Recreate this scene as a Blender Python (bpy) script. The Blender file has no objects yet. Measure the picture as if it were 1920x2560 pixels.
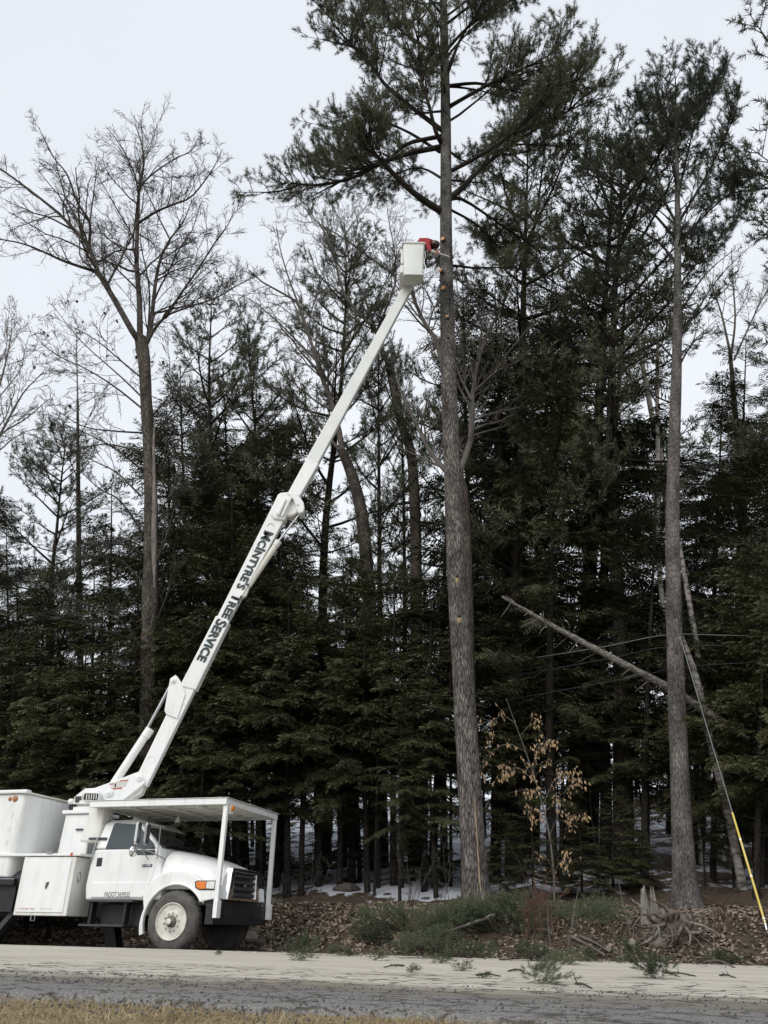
import bpy, bmesh, math, random
import numpy as np
from mathutils import Vector, Matrix

# ------------------------------------------------------------------ camera, sky, sun, exposure
SC = bpy.context.scene
COL = SC.collection
F_PX, PITCH, ROLL, HC = 2000.0, math.radians(27.5), math.radians(1.1), 0.39
cam_d = bpy.data.cameras.new('camera')
cam_d.sensor_fit = 'VERTICAL'; cam_d.sensor_height = 36.0; cam_d.sensor_width = 27.0
cam_d.lens = 36.0 * F_PX / 2560.0
cam_d.clip_end = 3000
cam = bpy.data.objects.new('camera', cam_d); COL.objects.link(cam)
CM = Matrix.Rotation(math.pi / 2 + PITCH, 3, 'X') @ Matrix.Rotation(ROLL, 3, 'Z')
cam.matrix_world = Matrix.Translation((0, 0, HC)) @ CM.to_4x4()
SC.camera = cam

SUN_AZ, SUN_EL = math.radians(-150), math.radians(42)      # soft light from behind and left of the camera
W = bpy.data.worlds.new('World'); SC.world = W; W.use_nodes = True
nt = W.node_tree; nt.nodes.clear()
wo = nt.nodes.new('ShaderNodeOutputWorld'); bg = nt.nodes.new('ShaderNodeBackground')
sky = nt.nodes.new('ShaderNodeTexSky'); sky.sky_type = 'NISHITA'; sky.sun_disc = False
sky.sun_elevation = SUN_EL; sky.sun_rotation = SUN_AZ; sky.air_density = 1.0; sky.dust_density = 3.0
tc = nt.nodes.new('ShaderNodeTexCoord'); ns = nt.nodes.new('ShaderNodeTexNoise')
ns.inputs['Scale'].default_value = 1.6; ns.inputs['Detail'].default_value = 3.0; ns.inputs['Roughness'].default_value = .45
cr = nt.nodes.new('ShaderNodeValToRGB')
cr.color_ramp.elements[0].position = .32; cr.color_ramp.elements[0].color = (6.9, 7.25, 7.9, 1)
cr.color_ramp.elements[1].position = .68; cr.color_ramp.elements[1].color = (8.0, 8.35, 8.8, 1)
mx = nt.nodes.new('ShaderNodeMix'); mx.data_type = 'RGBA'; mx.inputs[0].default_value = 0.95
nt.links.new(tc.outputs['Generated'], ns.inputs['Vector']); nt.links.new(ns.outputs[0], cr.inputs[0])
nt.links.new(sky.outputs[0], mx.inputs[6]); nt.links.new(cr.outputs[0], mx.inputs[7])
nt.links.new(mx.outputs[2], bg.inputs['Color']); bg.inputs['Strength'].default_value = 0.1
nt.links.new(bg.outputs[0], wo.inputs[0])
sun_d = bpy.data.lights.new('sun', 'SUN'); sun_d.energy = 1.5; sun_d.angle = math.radians(40); sun_d.color = (1, .97, .93)
sun = bpy.data.objects.new('sun', sun_d); COL.objects.link(sun)
sdir = Vector((math.sin(SUN_AZ) * math.cos(SUN_EL), math.cos(SUN_AZ) * math.cos(SUN_EL), math.sin(SUN_EL)))
sun.rotation_euler = sdir.to_track_quat('Z', 'Y').to_euler(); sun.location = (0, -10, 30)
SC.view_settings.view_transform = 'Standard'; SC.view_settings.look = 'None'
SC.view_settings.exposure = 0.25; SC.view_settings.gamma = 1.0
SC.render.resolution_x = 768; SC.render.resolution_y = 1024
SC.cycles.max_bounces = 6; SC.cycles.diffuse_bounces = 3; SC.cycles.glossy_bounces = 3
SC.cycles.transmission_bounces = 4; SC.cycles.use_denoising = True

# ------------------------------------------------------------------ helpers
def ray(x, y):
    return CM @ Vector(((x - 960) / F_PX, (1280 - y) / F_PX, -1.0))
def at(x, y, Y):                                   # a measured photo point at distance Y from the camera
    d = ray(x, y); return Vector((0, 0, HC)) + d * (Y / d.y)
def dist_at_height(x, y, z):
    d = ray(x, y); return d.y * (z - HC) / d.z

HEAD = math.radians(-16.5)
FW = Vector((math.cos(HEAD), math.sin(HEAD), 0)); LF = Vector((-math.sin(HEAD), math.cos(HEAD), 0))
TO = Vector((-3.303, 16.774, 0))                   # truck origin: centre of its front axle on the ground
TM = Matrix.Translation(TO) @ Matrix.Rotation(HEAD, 4, 'Z'); TI = TM.inverted()
def st(X, Y):
    p = Vector((X, Y, 0)) - TO; return p.dot(FW), p.dot(LF)
def xy(s, t):
    p = TO + FW * s + LF * t; return p.x, p.y
def side(x, y, yt):                                # photo point on the truck's length plane y = yt, truck coordinates
    d = ray(x, y); o = Vector((0, 0, HC)); k = (TO + LF * yt - o).dot(LF) / d.dot(LF)
    q = TI @ (o + d * k); return q.x, q.z
def sstep(a, b, x):
    x = min(1, max(0, (x - a) / (b - a))); return x * x * (3 - 2 * x)

MATS = {}
def nodes_of(name):
    m = bpy.data.materials.new(name); m.use_nodes = True; t = m.node_tree
    return m, t, t.nodes['Principled BSDF'], t.nodes, t.links
def mat(name, col, rough=.6, var=.15, scale=4., metallic=0., bump=0., bscale=None, stretch=(1, 1, 1), spec=.5, coat=0., col2=None, pos=(.3, .7), detail=5.):
    m, t, b, N, L = nodes_of(name)
    b.inputs['Roughness'].default_value = rough; b.inputs['Metallic'].default_value = metallic
    b.inputs['Specular IOR Level'].default_value = spec; b.inputs['Coat Weight'].default_value = coat
    tc = N.new('ShaderNodeTexCoord'); mp = N.new('ShaderNodeMapping'); mp.inputs['Scale'].default_value = stretch
    n = N.new('ShaderNodeTexNoise'); n.inputs['Scale'].default_value = scale; n.inputs['Detail'].default_value = detail
    L.new(tc.outputs['Object'], mp.inputs[0]); L.new(mp.outputs[0], n.inputs['Vector'])
    r = N.new('ShaderNodeValToRGB'); c2 = col2 or tuple(c * (1 + var) for c in col); c1 = tuple(c * (1 - var) for c in col) if not col2 else col
    r.color_ramp.elements[0].position = pos[0]; r.color_ramp.elements[0].color = (*c1, 1)
    r.color_ramp.elements[1].position = pos[1]; r.color_ramp.elements[1].color = (*c2, 1)
    L.new(n.outputs[0], r.inputs[0]); L.new(r.outputs[0], b.inputs['Base Color'])
    if bump:
        n2 = n
        if bscale:
            n2 = N.new('ShaderNodeTexNoise'); n2.inputs['Scale'].default_value = bscale; n2.inputs['Detail'].default_value = 5; L.new(mp.outputs[0], n2.inputs['Vector'])
        bp = N.new('ShaderNodeBump'); bp.inputs['Strength'].default_value = bump; bp.inputs['Distance'].default_value = .03
        L.new(n2.outputs[0], bp.inputs['Height']); L.new(bp.outputs[0], b.inputs['Normal'])
    MATS[name] = m; return m

def foliage(name, a, b_, c, rough=.55):
    """needles: colour differs from spray to spray and from tree to tree"""
    m, t, b, N, L = nodes_of(name)
    g = N.new('ShaderNodeNewGeometry'); oi = N.new('ShaderNodeObjectInfo'); tc = N.new('ShaderNodeTexCoord')
    n = N.new('ShaderNodeTexNoise'); n.inputs['Scale'].default_value = .7; n.inputs['Detail'].default_value = 3
    L.new(tc.outputs['Object'], n.inputs['Vector'])
    ad = N.new('ShaderNodeMath'); ad.operation = 'ADD'; L.new(n.outputs[0], ad.inputs[0])
    m2 = N.new('ShaderNodeMath'); m2.operation = 'MULTIPLY'; m2.inputs[1].default_value = .65; L.new(oi.outputs['Random'], m2.inputs[0])
    L.new(m2.outputs[0], ad.inputs[1])
    m3 = N.new('ShaderNodeMath'); m3.operation = 'MULTIPLY_ADD'; m3.inputs[1].default_value = .45
    L.new(g.outputs['Random Per Island'], m3.inputs[0]); L.new(ad.outputs[0], m3.inputs[2])
    r = N.new('ShaderNodeValToRGB'); e = r.color_ramp.elements
    e[0].position = .45; e[0].color = (*a, 1); e[1].position = 1.25 if False else 1.0; e[1].color = (*c, 1)
    k = e.new(.75); k.color = (*b_, 1)
    L.new(m3.outputs[0], r.inputs[0]); L.new(r.outputs[0], b.inputs['Base Color'])
    b.inputs['Roughness'].default_value = rough; b.inputs['Specular IOR Level'].default_value = .25
    MATS[name] = m; return m

def bark(name, dark, light, sc=(16, 16, 3.2), depth=.02, streak=None, lichen=None):
    """furrowed bark: plates between dark furrows, long vertically"""
    m, t, b, N, L = nodes_of(name)
    tc = N.new('ShaderNodeTexCoord'); mp = N.new('ShaderNodeMapping'); mp.inputs['Scale'].default_value = sc
    L.new(tc.outputs['Object'], mp.inputs[0])
    wn = N.new('ShaderNodeTexNoise'); wn.inputs['Scale'].default_value = 1.2; wn.inputs['Detail'].default_value = 3; L.new(mp.outputs[0], wn.inputs['Vector'])
    ms = N.new('ShaderNodeMix'); ms.data_type = 'VECTOR'; ms.inputs[0].default_value = .35
    L.new(mp.outputs[0], ms.inputs[4]); L.new(wn.outputs['Color'], ms.inputs[5])
    va = N.new('ShaderNodeVectorMath'); va.operation = 'ADD'; L.new(mp.outputs[0], va.inputs[0]); L.new(wn.outputs['Color'], va.inputs[1])
    v = N.new('ShaderNodeTexVoronoi'); v.feature = 'DISTANCE_TO_EDGE'; v.inputs['Scale'].default_value = 1.0; L.new(va.outputs[0], v.inputs['Vector'])
    fn = N.new('ShaderNodeTexNoise'); fn.inputs['Scale'].default_value = 2.2; fn.inputs['Detail'].default_value = 6; fn.inputs['Roughness'].default_value = .7; L.new(mp.outputs[0], fn.inputs['Vector'])
    sm = N.new('ShaderNodeMath'); sm.operation = 'MULTIPLY_ADD'; sm.inputs[1].default_value = .8; L.new(v.outputs['Distance'], sm.inputs[0]); L.new(fn.outputs[0], sm.inputs[2])
    r = N.new('ShaderNodeValToRGB'); r.color_ramp.elements[0].position = .46; r.color_ramp.elements[0].color = (*dark, 1)
    r.color_ramp.elements[1].position = .80; r.color_ramp.elements[1].color = (*light, 1)
    L.new(sm.outputs[0], r.inputs[0])
    n2 = N.new('ShaderNodeTexNoise'); n2.inputs['Scale'].default_value = 2.3; n2.inputs['Detail'].default_value = 6
    mp2 = N.new('ShaderNodeMapping'); mp2.inputs['Scale'].default_value = (1.6, 1.6, .8); L.new(tc.outputs['Object'], mp2.inputs[0]); L.new(mp2.outputs[0], n2.inputs['Vector'])
    mu = N.new('ShaderNodeMix'); mu.data_type = 'RGBA'; mu.blend_type = 'MULTIPLY'; mu.inputs[0].default_value = 1
    rr = N.new('ShaderNodeValToRGB'); rr.color_ramp.elements[0].position = .3; rr.color_ramp.elements[0].color = (.42, .41, .41, 1)
    rr.color_ramp.elements[1].position = .72; rr.color_ramp.elements[1].color = (*(lichen or (1.35, 1.32, 1.27)), 1)
    L.new(n2.outputs[0], rr.inputs[0]); L.new(r.outputs[0], mu.inputs[6]); L.new(rr.outputs[0], mu.inputs[7])
    L.new(mu.outputs[2], b.inputs['Base Color']); b.inputs['Roughness'].default_value = .9; b.inputs['Specular IOR Level'].default_value = .15
    bp = N.new('ShaderNodeBump'); bp.inputs['Strength'].default_value = .9; bp.inputs['Distance'].default_value = depth
    L.new(r.outputs[0], bp.inputs['Height']); L.new(bp.outputs[0], b.inputs['Normal'])
    MATS[name] = m; return m

def tag(o, label=None, cat=None, group=None, kind=None):
    if label: o['label'] = label
    if cat: o['category'] = cat
    if group: o['group'] = group
    if kind: o['kind'] = kind
    return o
def empty(name, loc=(0, 0, 0), rz=0., parent=None):
    o = bpy.data.objects.new(name, None); o.location = loc; o.rotation_euler = (0, 0, rz); o.empty_display_size = .2
    COL.objects.link(o); o.parent = parent; return o
def link(name, me, parent=None, m=None):
    o = bpy.data.objects.new(name, me); COL.objects.link(o); o.parent = parent
    if m: me.materials.append(MATS[m])
    return o
def npmesh(name, V, Fc, m=None, parent=None, smooth=False):
    """mesh from numpy: V (n,3); Fc (m,3) or (m,4)"""
    me = bpy.data.meshes.new(name); V = np.asarray(V, np.float32); Fc = np.asarray(Fc, np.int32); k = Fc.shape[1]
    me.vertices.add(len(V)); me.vertices.foreach_set('co', V.ravel())
    me.loops.add(Fc.size); me.loops.foreach_set('vertex_index', Fc.ravel())
    me.polygons.add(len(Fc)); me.polygons.foreach_set('loop_start', np.arange(0, Fc.size, k, dtype=np.int32))
    me.polygons.foreach_set('loop_total', np.full(len(Fc), k, np.int32))
    if smooth: me.polygons.foreach_set('use_smooth', np.ones(len(Fc), bool))
    me.update(calc_edges=True)
    return link(name, me, parent, m)

class MB:
    """collects solids into one mesh"""
    def __init__(s): s.v = []; s.f = []
    def add(s, V, Fs):
        n = len(s.v); s.v += [tuple(v) for v in V]; s.f += [tuple(i + n for i in f) for f in Fs]; return s
    def box(s, a, b):
        x0, y0, z0 = a; x1, y1, z1 = b
        return s.add([(x0, y0, z0), (x1, y0, z0), (x1, y1, z0), (x0, y1, z0), (x0, y0, z1), (x1, y0, z1), (x1, y1, z1), (x0, y1, z1)],
                     [(0, 3, 2, 1), (4, 5, 6, 7), (0, 1, 5, 4), (1, 2, 6, 5), (2, 3, 7, 6), (3, 0, 4, 7)])
    def prism(s, P, off):
        n = len(P); P = [Vector(p) for p in P]; off = Vector(off)
        nrm = Vector((0, 0, 0))
        for i in range(n): nrm += P[i].cross(P[(i + 1) % n])
        if nrm.dot(off) > 0: P = P[::-1]
        V = P + [p + off for p in P]
        return s.add(V, [tuple(range(n)), tuple(range(2 * n - 1, n - 1, -1))] + [(i, i + n, (i + 1) % n + n, (i + 1) % n) for i in range(n)])
    def loft(s, rings, cap=True, closed=True):
        n = len(rings[0]); V = [p for r in rings for p in r]; Fs = []
        for a in range(len(rings) - 1):
            for i in range(n if closed else n - 1):
                j = (i + 1) % n; Fs.append((a * n + i, a * n + j, (a + 1) * n + j, (a + 1) * n + i))
        if cap: Fs += [tuple(range(n - 1, -1, -1)), tuple(range((len(rings) - 1) * n, len(rings) * n))]
        return s.add(V, Fs)
    def tube(s, pts, rad, k=8, cap=True, ph=0.):
        pts = [Vector(p) for p in pts]; rad = rad if hasattr(rad, '__len__') else [rad] * len(pts)
        rings = []; u = None
        for i, p in enumerate(pts):
            d = (pts[min(i + 1, len(pts) - 1)] - pts[max(i - 1, 0)]).normalized()
            if u is None:
                u = d.orthogonal().normalized()
            u = (u - d * u.dot(d)); u = u.normalized() if u.length > 1e-6 else d.orthogonal().normalized()
            w = d.cross(u)
            rings.append([p + (u * math.cos(2 * math.pi * j / k + ph) + w * math.sin(2 * math.pi * j / k + ph)) * rad[i] for j in range(k)])
        return s.loft(rings, cap)
    def lathe(s, prof, c, axis, k=24, ph=0.):
        """prof: (radius, along-axis) pairs; c centre, axis unit vector"""
        axis = Vector(axis).normalized(); u = axis.orthogonal().normalized(); w = axis.cross(u); c = Vector(c)
        rings = [[c + axis * h + (u * math.cos(2 * math.pi * j / k + ph) + w * math.sin(2 * math.pi * j / k + ph)) * r for j in range(k)] for r, h in prof]
        return s.loft(rings, True)
    def ball(s, c, r, k=12, n=8, M=None):
        c = Vector(c); r = Vector(r) if hasattr(r, '__len__') else Vector((r, r, r)); rings = []
        for a in range(1, n):
            th = math.pi * a / n
            rings.append([c + Vector((r.x * math.sin(th) * math.cos(2 * math.pi * j / k), r.y * math.sin(th) * math.sin(2 * math.pi * j / k), -r.z * math.cos(th))) for j in range(k)])
        return s.loft(rings, True)
    def build(s, name, m, parent=None, bevel=0., smooth=False, seg=2, ang=35):
        me = bpy.data.meshes.new(name); me.from_pydata([tuple(v) for v in s.v], [], s.f); me.update()
        bm = bmesh.new(); bm.from_mesh(me); bmesh.ops.recalc_face_normals(bm, faces=bm.faces); bm.to_mesh(me); bm.free()
        o = link(name, me, parent, m)
        if bevel:
            b = o.modifiers.new('bevel', 'BEVEL'); b.width = bevel; b.segments = seg; b.limit_method = 'ANGLE'; b.angle_limit = math.radians(ang)
        if smooth:
            me.polygons.foreach_set('use_smooth', [True] * len(me.polygons))
            if smooth != 'all':
                me.set_sharp_from_angle(angle=math.radians(smooth if smooth is not True else 40))
        return o

def text_obj(name, s, m, parent, M, length=None, height=None, bold=.0, small=False, space=1.0):
    """flat lettering: laid on the plane of matrix M (x along the line, y up the letters)"""
    c = bpy.data.curves.new(name, 'FONT'); c.body = s; c.offset = bold; c.resolution_u = 3; c.space_character = space
    c.small_caps_scale = .78
    if small:
        for i, ch in enumerate(s):
            if ch.islower(): c.body_format[i].use_small_caps = True
    o = bpy.data.objects.new(name, c); COL.objects.link(o)
    dg = bpy.context.evaluated_depsgraph_get(); me = bpy.data.meshes.new_from_object(o.evaluated_get(dg))
    bpy.data.objects.remove(o); bpy.data.curves.remove(c)
    n = len(me.vertices); co = np.zeros(n * 3, np.float32); me.vertices.foreach_get('co', co); co = co.reshape(-1, 3)
    x0, x1, y0, y1 = co[:, 0].min(), co[:, 0].max(), co[:, 1].min(), co[:, 1].max()
    co[:, 0] = (co[:, 0] - x0) * ((length / (x1 - x0)) if length else 1); co[:, 1] = (co[:, 1] - y0) * ((height / (y1 - y0)) if height else 1)
    h = np.c_[co, np.ones(n)] @ np.array(M).T
    me.vertices.foreach_set('co', h[:, :3].astype(np.float32).ravel()); me.materials.clear(); me.update()
    me.name = name
    return link(name, me, parent, m)
def frame(o, u, v):
    u = Vector(u).normalized(); v = Vector(v); v = (v - u * v.dot(u)).normalized(); w = u.cross(v)
    M = Matrix.Identity(4)
    for i in range(3): M[i][0] = u[i]; M[i][1] = v[i]; M[i][2] = w[i]; M[i][3] = o[i]
    return M

# ------------------------------------------------------------------ materials
mat('white_paint', (.80, .82, .82), .34, scale=2.2, col2=(.84, .85, .83), pos=(.3, .6), spec=.45)
def grime(name, amount=.5):
    """thin road film and streaks over a paint"""
    m = MATS[name]; t = m.node_tree; N, L = t.nodes, t.links; b = N['Principled BSDF']; src = b.inputs['Base Color'].links[0].from_socket
    tc = N.new('ShaderNodeTexCoord'); mp = N.new('ShaderNodeMapping'); mp.inputs['Scale'].default_value = (5, 5, .7); L.new(tc.outputs['Object'], mp.inputs[0])
    n = N.new('ShaderNodeTexNoise'); n.inputs['Scale'].default_value = 1.6; n.inputs['Detail'].default_value = 8; n.inputs['Roughness'].default_value = .65; L.new(mp.outputs[0], n.inputs['Vector'])
    r = N.new('ShaderNodeMapRange'); r.inputs[1].default_value = .5; r.inputs[2].default_value = .78; r.inputs[4].default_value = amount; L.new(n.outputs[0], r.inputs[0])
    x = N.new('ShaderNodeMix'); x.data_type = 'RGBA'; L.new(r.outputs[0], x.inputs[0]); L.new(src, x.inputs[6]); x.inputs[7].default_value = (.42, .36, .27, 1); L.new(x.outputs[2], b.inputs['Base Color'])
grime('white_paint', .35)
mat('white_dirty', (.66, .655, .60), .45, scale=3.2, col2=(.80, .80, .77), pos=(.32, .58), stretch=(1, 1, .45))
grime('white_dirty', .4)
mat('cream_paint', (.66, .64, .56), .5, scale=2.5, col2=(.78, .77, .70), pos=(.35, .65))
mat('black_steel', (.012, .013, .015), .5, var=.4, scale=8)
mat('dark_plastic', (.02, .021, .023), .55, var=.3, scale=10)
mat('grille_grey', (.045, .047, .05), .45, var=.25, scale=12)
mat('rubber', (.055, .052, .048), .85, scale=7, col2=(.125, .117, .105), bump=.25, bscale=30)
mat('rim_paint', (.52, .50, .43), .5, scale=7, col2=(.70, .69, .63), pos=(.35, .62))
mat('rim_dark', (.16, .145, .12), .65, var=.4, scale=14)
mat('chrome', (.75, .75, .74), .12, var=.06, scale=3, metallic=1)
mat('steel', (.45, .46, .46), .3, var=.15, scale=6, metallic=1)
mat('amber', (.75, .20, .02), .25, var=.12, scale=12, coat=.4)
mat('amber_dim', (.36, .15, .06), .35, var=.2, scale=12)
mat('red_lens', (.5, .09, .05), .3, var=.15, scale=12)
mat('clear_lens', (.75, .74, .70), .1, var=.1, scale=9, coat=.6)
mat('glass', (.012, .016, .017), .04, var=.2, scale=2, spec=.6)
mat('glass_side', (.05, .066, .07), .06, scale=1.5, var=.15, spec=.6)
mat('decal_red', (.50, .10, .08), .5, var=.15, scale=20)
mat('decal_paper', (.50, .48, .44), .6, scale=40, col2=(.72, .71, .68))
mat('letter_black', (.016, .022, .024), .45, var=.3, scale=9)
mat('letter_teal', (.33, .45, .45), .5, var=.1, scale=9)
mat('letter_grey', (.16, .16, .16), .5, var=.2, scale=9)
mat('letter_faint', (.60, .50, .46), .6, var=.08, scale=9)
mat('fiberglass', (.66, .69, .665), .42, scale=2.5, col2=(.74, .765, .74), pos=(.3, .7))
mat('jacket', (.30, .010, .018), .8, var=.35, scale=9, bump=.3)
mat('dark_cloth', (.022, .02, .022), .85, var=.4, scale=10)
mat('helmet_maroon', (.055, .012, .014), .4, var=.2, scale=8)
mat('skin', (.45, .24, .16), .6, var=.1, scale=10)
mat('saw_body', (.48, .46, .43), .5, var=.15, scale=20)
mat('saw_orange', (.55, .13, .04), .5, var=.15, scale=20)
mat('rock', (.14, .12, .095), .9, scale=3, col2=(.30, .27, .23), bump=.7, bscale=9)
mat('dark_rock', (.035, .03, .025), .95, scale=4, col2=(.11, .095, .08), bump=.8, bscale=12)
mat('dirt_rock', (.07, .055, .04), .95, scale=4, col2=(.20, .155, .11), bump=.8, bscale=12)
mat('yellow_guard', (.62, .46, .06), .5, scale=3, col2=(.72, .60, .20))
mat('wire', (.16, .165, .17), .5, var=.1, scale=4)
mat('wire_dark', (.025, .026, .028), .6, var=.1, scale=4)
mat('cut_wood', (.50, .25, .11), .8, scale=9, col2=(.62, .36, .18))
mat('scar_wood', (.22, .16, .09), .9, scale=8, col2=(.40, .31, .19), stretch=(4, 4, 1))
mat('weathered_wood', (.08, .07, .06), .9, scale=3, col2=(.27, .245, .215), stretch=(9, 9, 1.2), bump=.6)
mat('root_wood', (.045, .034, .026), .95, scale=6, col2=(.21, .17, .14), bump=.9, bscale=16)
mat('dead_log', (.05, .046, .04), .95, scale=7, col2=(.26, .24, .215), stretch=(1.5, 6, 4), bump=.9, pos=(.35, .65), detail=8)
mat('birch', (.30, .28, .25), .8, scale=3, col2=(.50, .47, .42), stretch=(1.5, 1.5, 5), bump=.2)
mat('birch_dead', (.07, .062, .055), .9, scale=2.5, col2=(.30, .275, .245), stretch=(1.5, 1.5, 4), bump=.5, pos=(.38, .6), detail=8)
mat('beech_leaf', (.31, .195, .10), .7, scale=3, col2=(.52, .37, .21))
mat('litter', (.13, .098, .072), .85, scale=1.4, col2=(.35, .28, .215), pos=(.25, .75), detail=9)
mat('straw', (.20, .155, .085), .85, scale=2.5, col2=(.42, .335, .20), detail=8)
mat('gravel', (.03, .03, .032), .9, scale=14, col2=(.20, .195, .19))
mat('grey_twig', (.13, .115, .10), .9, var=.3, scale=3)
mat('dark_twig', (.055, .048, .042), .9, var=.35, scale=3)
mat('red_twig', (.12, .06, .045), .9, var=.3, scale=3)
bark('pine_bark', (.030, .027, .025), (.235, .218, .205), (24, 24, 4.2), .022)
bark('pine_bark_fine', (.05, .046, .043), (.22, .205, .195), (30, 30, 6.5), .014)
bark('smooth_pine_bark', (.035, .034, .032), (.135, .13, .12), (9, 9, 14), .008, lichen=(1.9, 1.9, 1.85))
bark('oak_bark', (.022, .019, .017), (.17, .15, .13), (26, 26, 5.), .02)
bark('dark_bark', (.010, .009, .008), (.055, .048, .042), (22, 22, 6), .012)
foliage('white_pine_needles', (.020, .030, .018), (.048, .063, .036), (.105, .12, .070))
foliage('hemlock_needles', (.014, .022, .013), (.034, .045, .022), (.080, .084, .042))
foliage('young_needles', (.015, .023, .012), (.037, .046, .022), (.088, .090, .042))
foliage('fresh_needles', (.028, .042, .022), (.060, .080, .043), (.115, .13, .075))
# ------------------------------------------------------------------ terrain and road
from mathutils import noise as mnoise
def hz(s, t):
    k = sstep(1.2, 3.4, s)
    tb = 1.75 * (1 - k) - 1.35 * k
    z = -.055
    if t < -10.2: z -= 1.15 * sstep(-10.6, -15.2, t) if t > -15.2 else 1.15
    z += .80 * sstep(tb, tb + (2.4 + .9 * k), t)
    if t > 3.2:
        up = (.19 + .03 * sstep(0, 25, s)) * (min(t, 46) - 3.2)
        z += up * sstep(3.2, 5.5, t)
    if t > 46: z -= .02 * min(t - 46, 120)
    if t > 1.0 or s > 2.5:
        a = sstep(-1.2, 1, t)
        z += a * (.10 * mnoise.noise(Vector((s * .9, t * .9, 0))) + .22 * sstep(4, 12, t) * mnoise.noise(Vector((s * .28, t * .28, 3))))
    return z
def gz(X, Y):
    return hz(*st(X, Y))

def grid_mesh(name, S, T, m, zf, parent=None, M=None):
    V = [(s, t, zf(s, t)) for t in T for s in S]; n = len(S)
    Fc = [(j * n + i, j * n + i + 1, (j + 1) * n + i + 1, (j + 1) * n + i) for j in range(len(T) - 1) for i in range(n - 1)]
    o = npmesh(name, V, Fc, m, parent, smooth=True); o.matrix_world = TM if M is None else M
    return o
def span(*runs):
    out = []
    for a, b, n in runs: out += list(np.linspace(a, b, n, endpoint=False))
    return out + [runs[-1][1]]

m, t_, b, N, L = nodes_of('forest_floor')
tc = N.new('ShaderNodeTexCoord'); sx = N.new('ShaderNodeSeparateXYZ'); L.new(tc.outputs['Object'], sx.inputs[0])
n1 = N.new('ShaderNodeTexNoise'); n1.inputs['Scale'].default_value = 6; n1.inputs['Detail'].default_value = 8; n1.inputs['Roughness'].default_value = .75
L.new(tc.outputs['Object'], n1.inputs['Vector'])
r1 = N.new('ShaderNodeValToRGB'); r1.color_ramp.elements[0].position = .3; r1.color_ramp.elements[0].color = (.03, .023, .017, 1)
r1.color_ramp.elements[1].position = .75; r1.color_ramp.elements[1].color = (.125, .097, .072, 1); L.new(n1.outputs[0], r1.inputs[0])
n2 = N.new('ShaderNodeTexNoise'); n2.inputs['Scale'].default_value = .55; n2.inputs['Detail'].default_value = 7; n2.inputs['Roughness'].default_value = .62
L.new(tc.outputs['Object'], n2.inputs['Vector'])
mr = N.new('ShaderNodeMapRange'); mr.inputs[1].default_value = 3.6; mr.inputs[2].default_value = 5.6; mr.inputs[3].default_value = -.35; mr.inputs[4].default_value = .10
L.new(sx.outputs['Y'], mr.inputs[0])
mr2 = N.new('ShaderNodeMapRange'); mr2.inputs[1].default_value = 3.; mr2.inputs[2].default_value = 8.; mr2.inputs[3].default_value = 0.; mr2.inputs[4].default_value = -.12; L.new(sx.outputs['X'], mr2.inputs[0])
ad0 = N.new('ShaderNodeMath'); ad0.operation = 'ADD'; L.new(mr.outputs[0], ad0.inputs[0]); L.new(mr2.outputs[0], ad0.inputs[1])
n3 = N.new('ShaderNodeTexNoise'); n3.inputs['Scale'].default_value = 4.5; n3.inputs['Detail'].default_value = 6; L.new(tc.outputs['Object'], n3.inputs['Vector'])
ad1 = N.new('ShaderNodeMath'); ad1.operation = 'MULTIPLY_ADD'; ad1.inputs[1].default_value = .30; L.new(n3.outputs[0], ad1.inputs[0]); L.new(ad0.outputs[0], ad1.inputs[2])
ad2 = N.new('ShaderNodeMath'); ad2.operation = 'ADD'; ad2.inputs[1].default_value = -.15; L.new(ad1.outputs[0], ad2.inputs[0])
ad = N.new('ShaderNodeMath'); ad.operation = 'ADD'; L.new(n2.outputs[0], ad.inputs[0]); L.new(ad2.outputs[0], ad.inputs[1])
r2 = N.new('ShaderNodeValToRGB'); r2.color_ramp.elements[0].position = .50; r2.color_ramp.elements[0].color = (0, 0, 0, 1); r2.color_ramp.elements[1].position = .53; r2.color_ramp.elements[1].color = (1, 1, 1, 1)
L.new(ad.outputs[0], r2.inputs[0])
mi = N.new('ShaderNodeMix'); mi.data_type = 'RGBA'; L.new(r2.outputs[0], mi.inputs[0]); L.new(r1.outputs[0], mi.inputs[6]); mi.inputs[7].default_value = (.47, .49, .53, 1)
L.new(mi.outputs[2], b.inputs['Base Color']); b.inputs['Roughness'].default_value = .95; b.inputs['Specular IOR Level'].default_value = .1
bp = N.new('ShaderNodeBump'); bp.inputs['Strength'].default_value = .6; bp.inputs['Distance'].default_value = .06; L.new(n1.outputs[0], bp.inputs['Height']); L.new(bp.outputs[0], b.inputs['Normal'])
MATS['forest_floor'] = m

m, t_, b, N, L = nodes_of('old_lawn')
tc = N.new('ShaderNodeTexCoord'); n1 = N.new('ShaderNodeTexNoise'); n1.inputs['Scale'].default_value = 7; n1.inputs['Detail'].default_value = 9; n1.inputs['Roughness'].default_value = .8
L.new(tc.outputs['Object'], n1.inputs['Vector'])
r1 = N.new('ShaderNodeValToRGB'); r1.color_ramp.elements[0].position = .3; r1.color_ramp.elements[0].color = (.06, .045, .022, 1)
r1.color_ramp.elements[1].position = .72; r1.color_ramp.elements[1].color = (.30, .23, .115, 1); L.new(n1.outputs[0], r1.inputs[0]); L.new(r1.outputs[0], b.inputs['Base Color'])
b.inputs['Roughness'].default_value = .95; MATS['old_lawn'] = m

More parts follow.
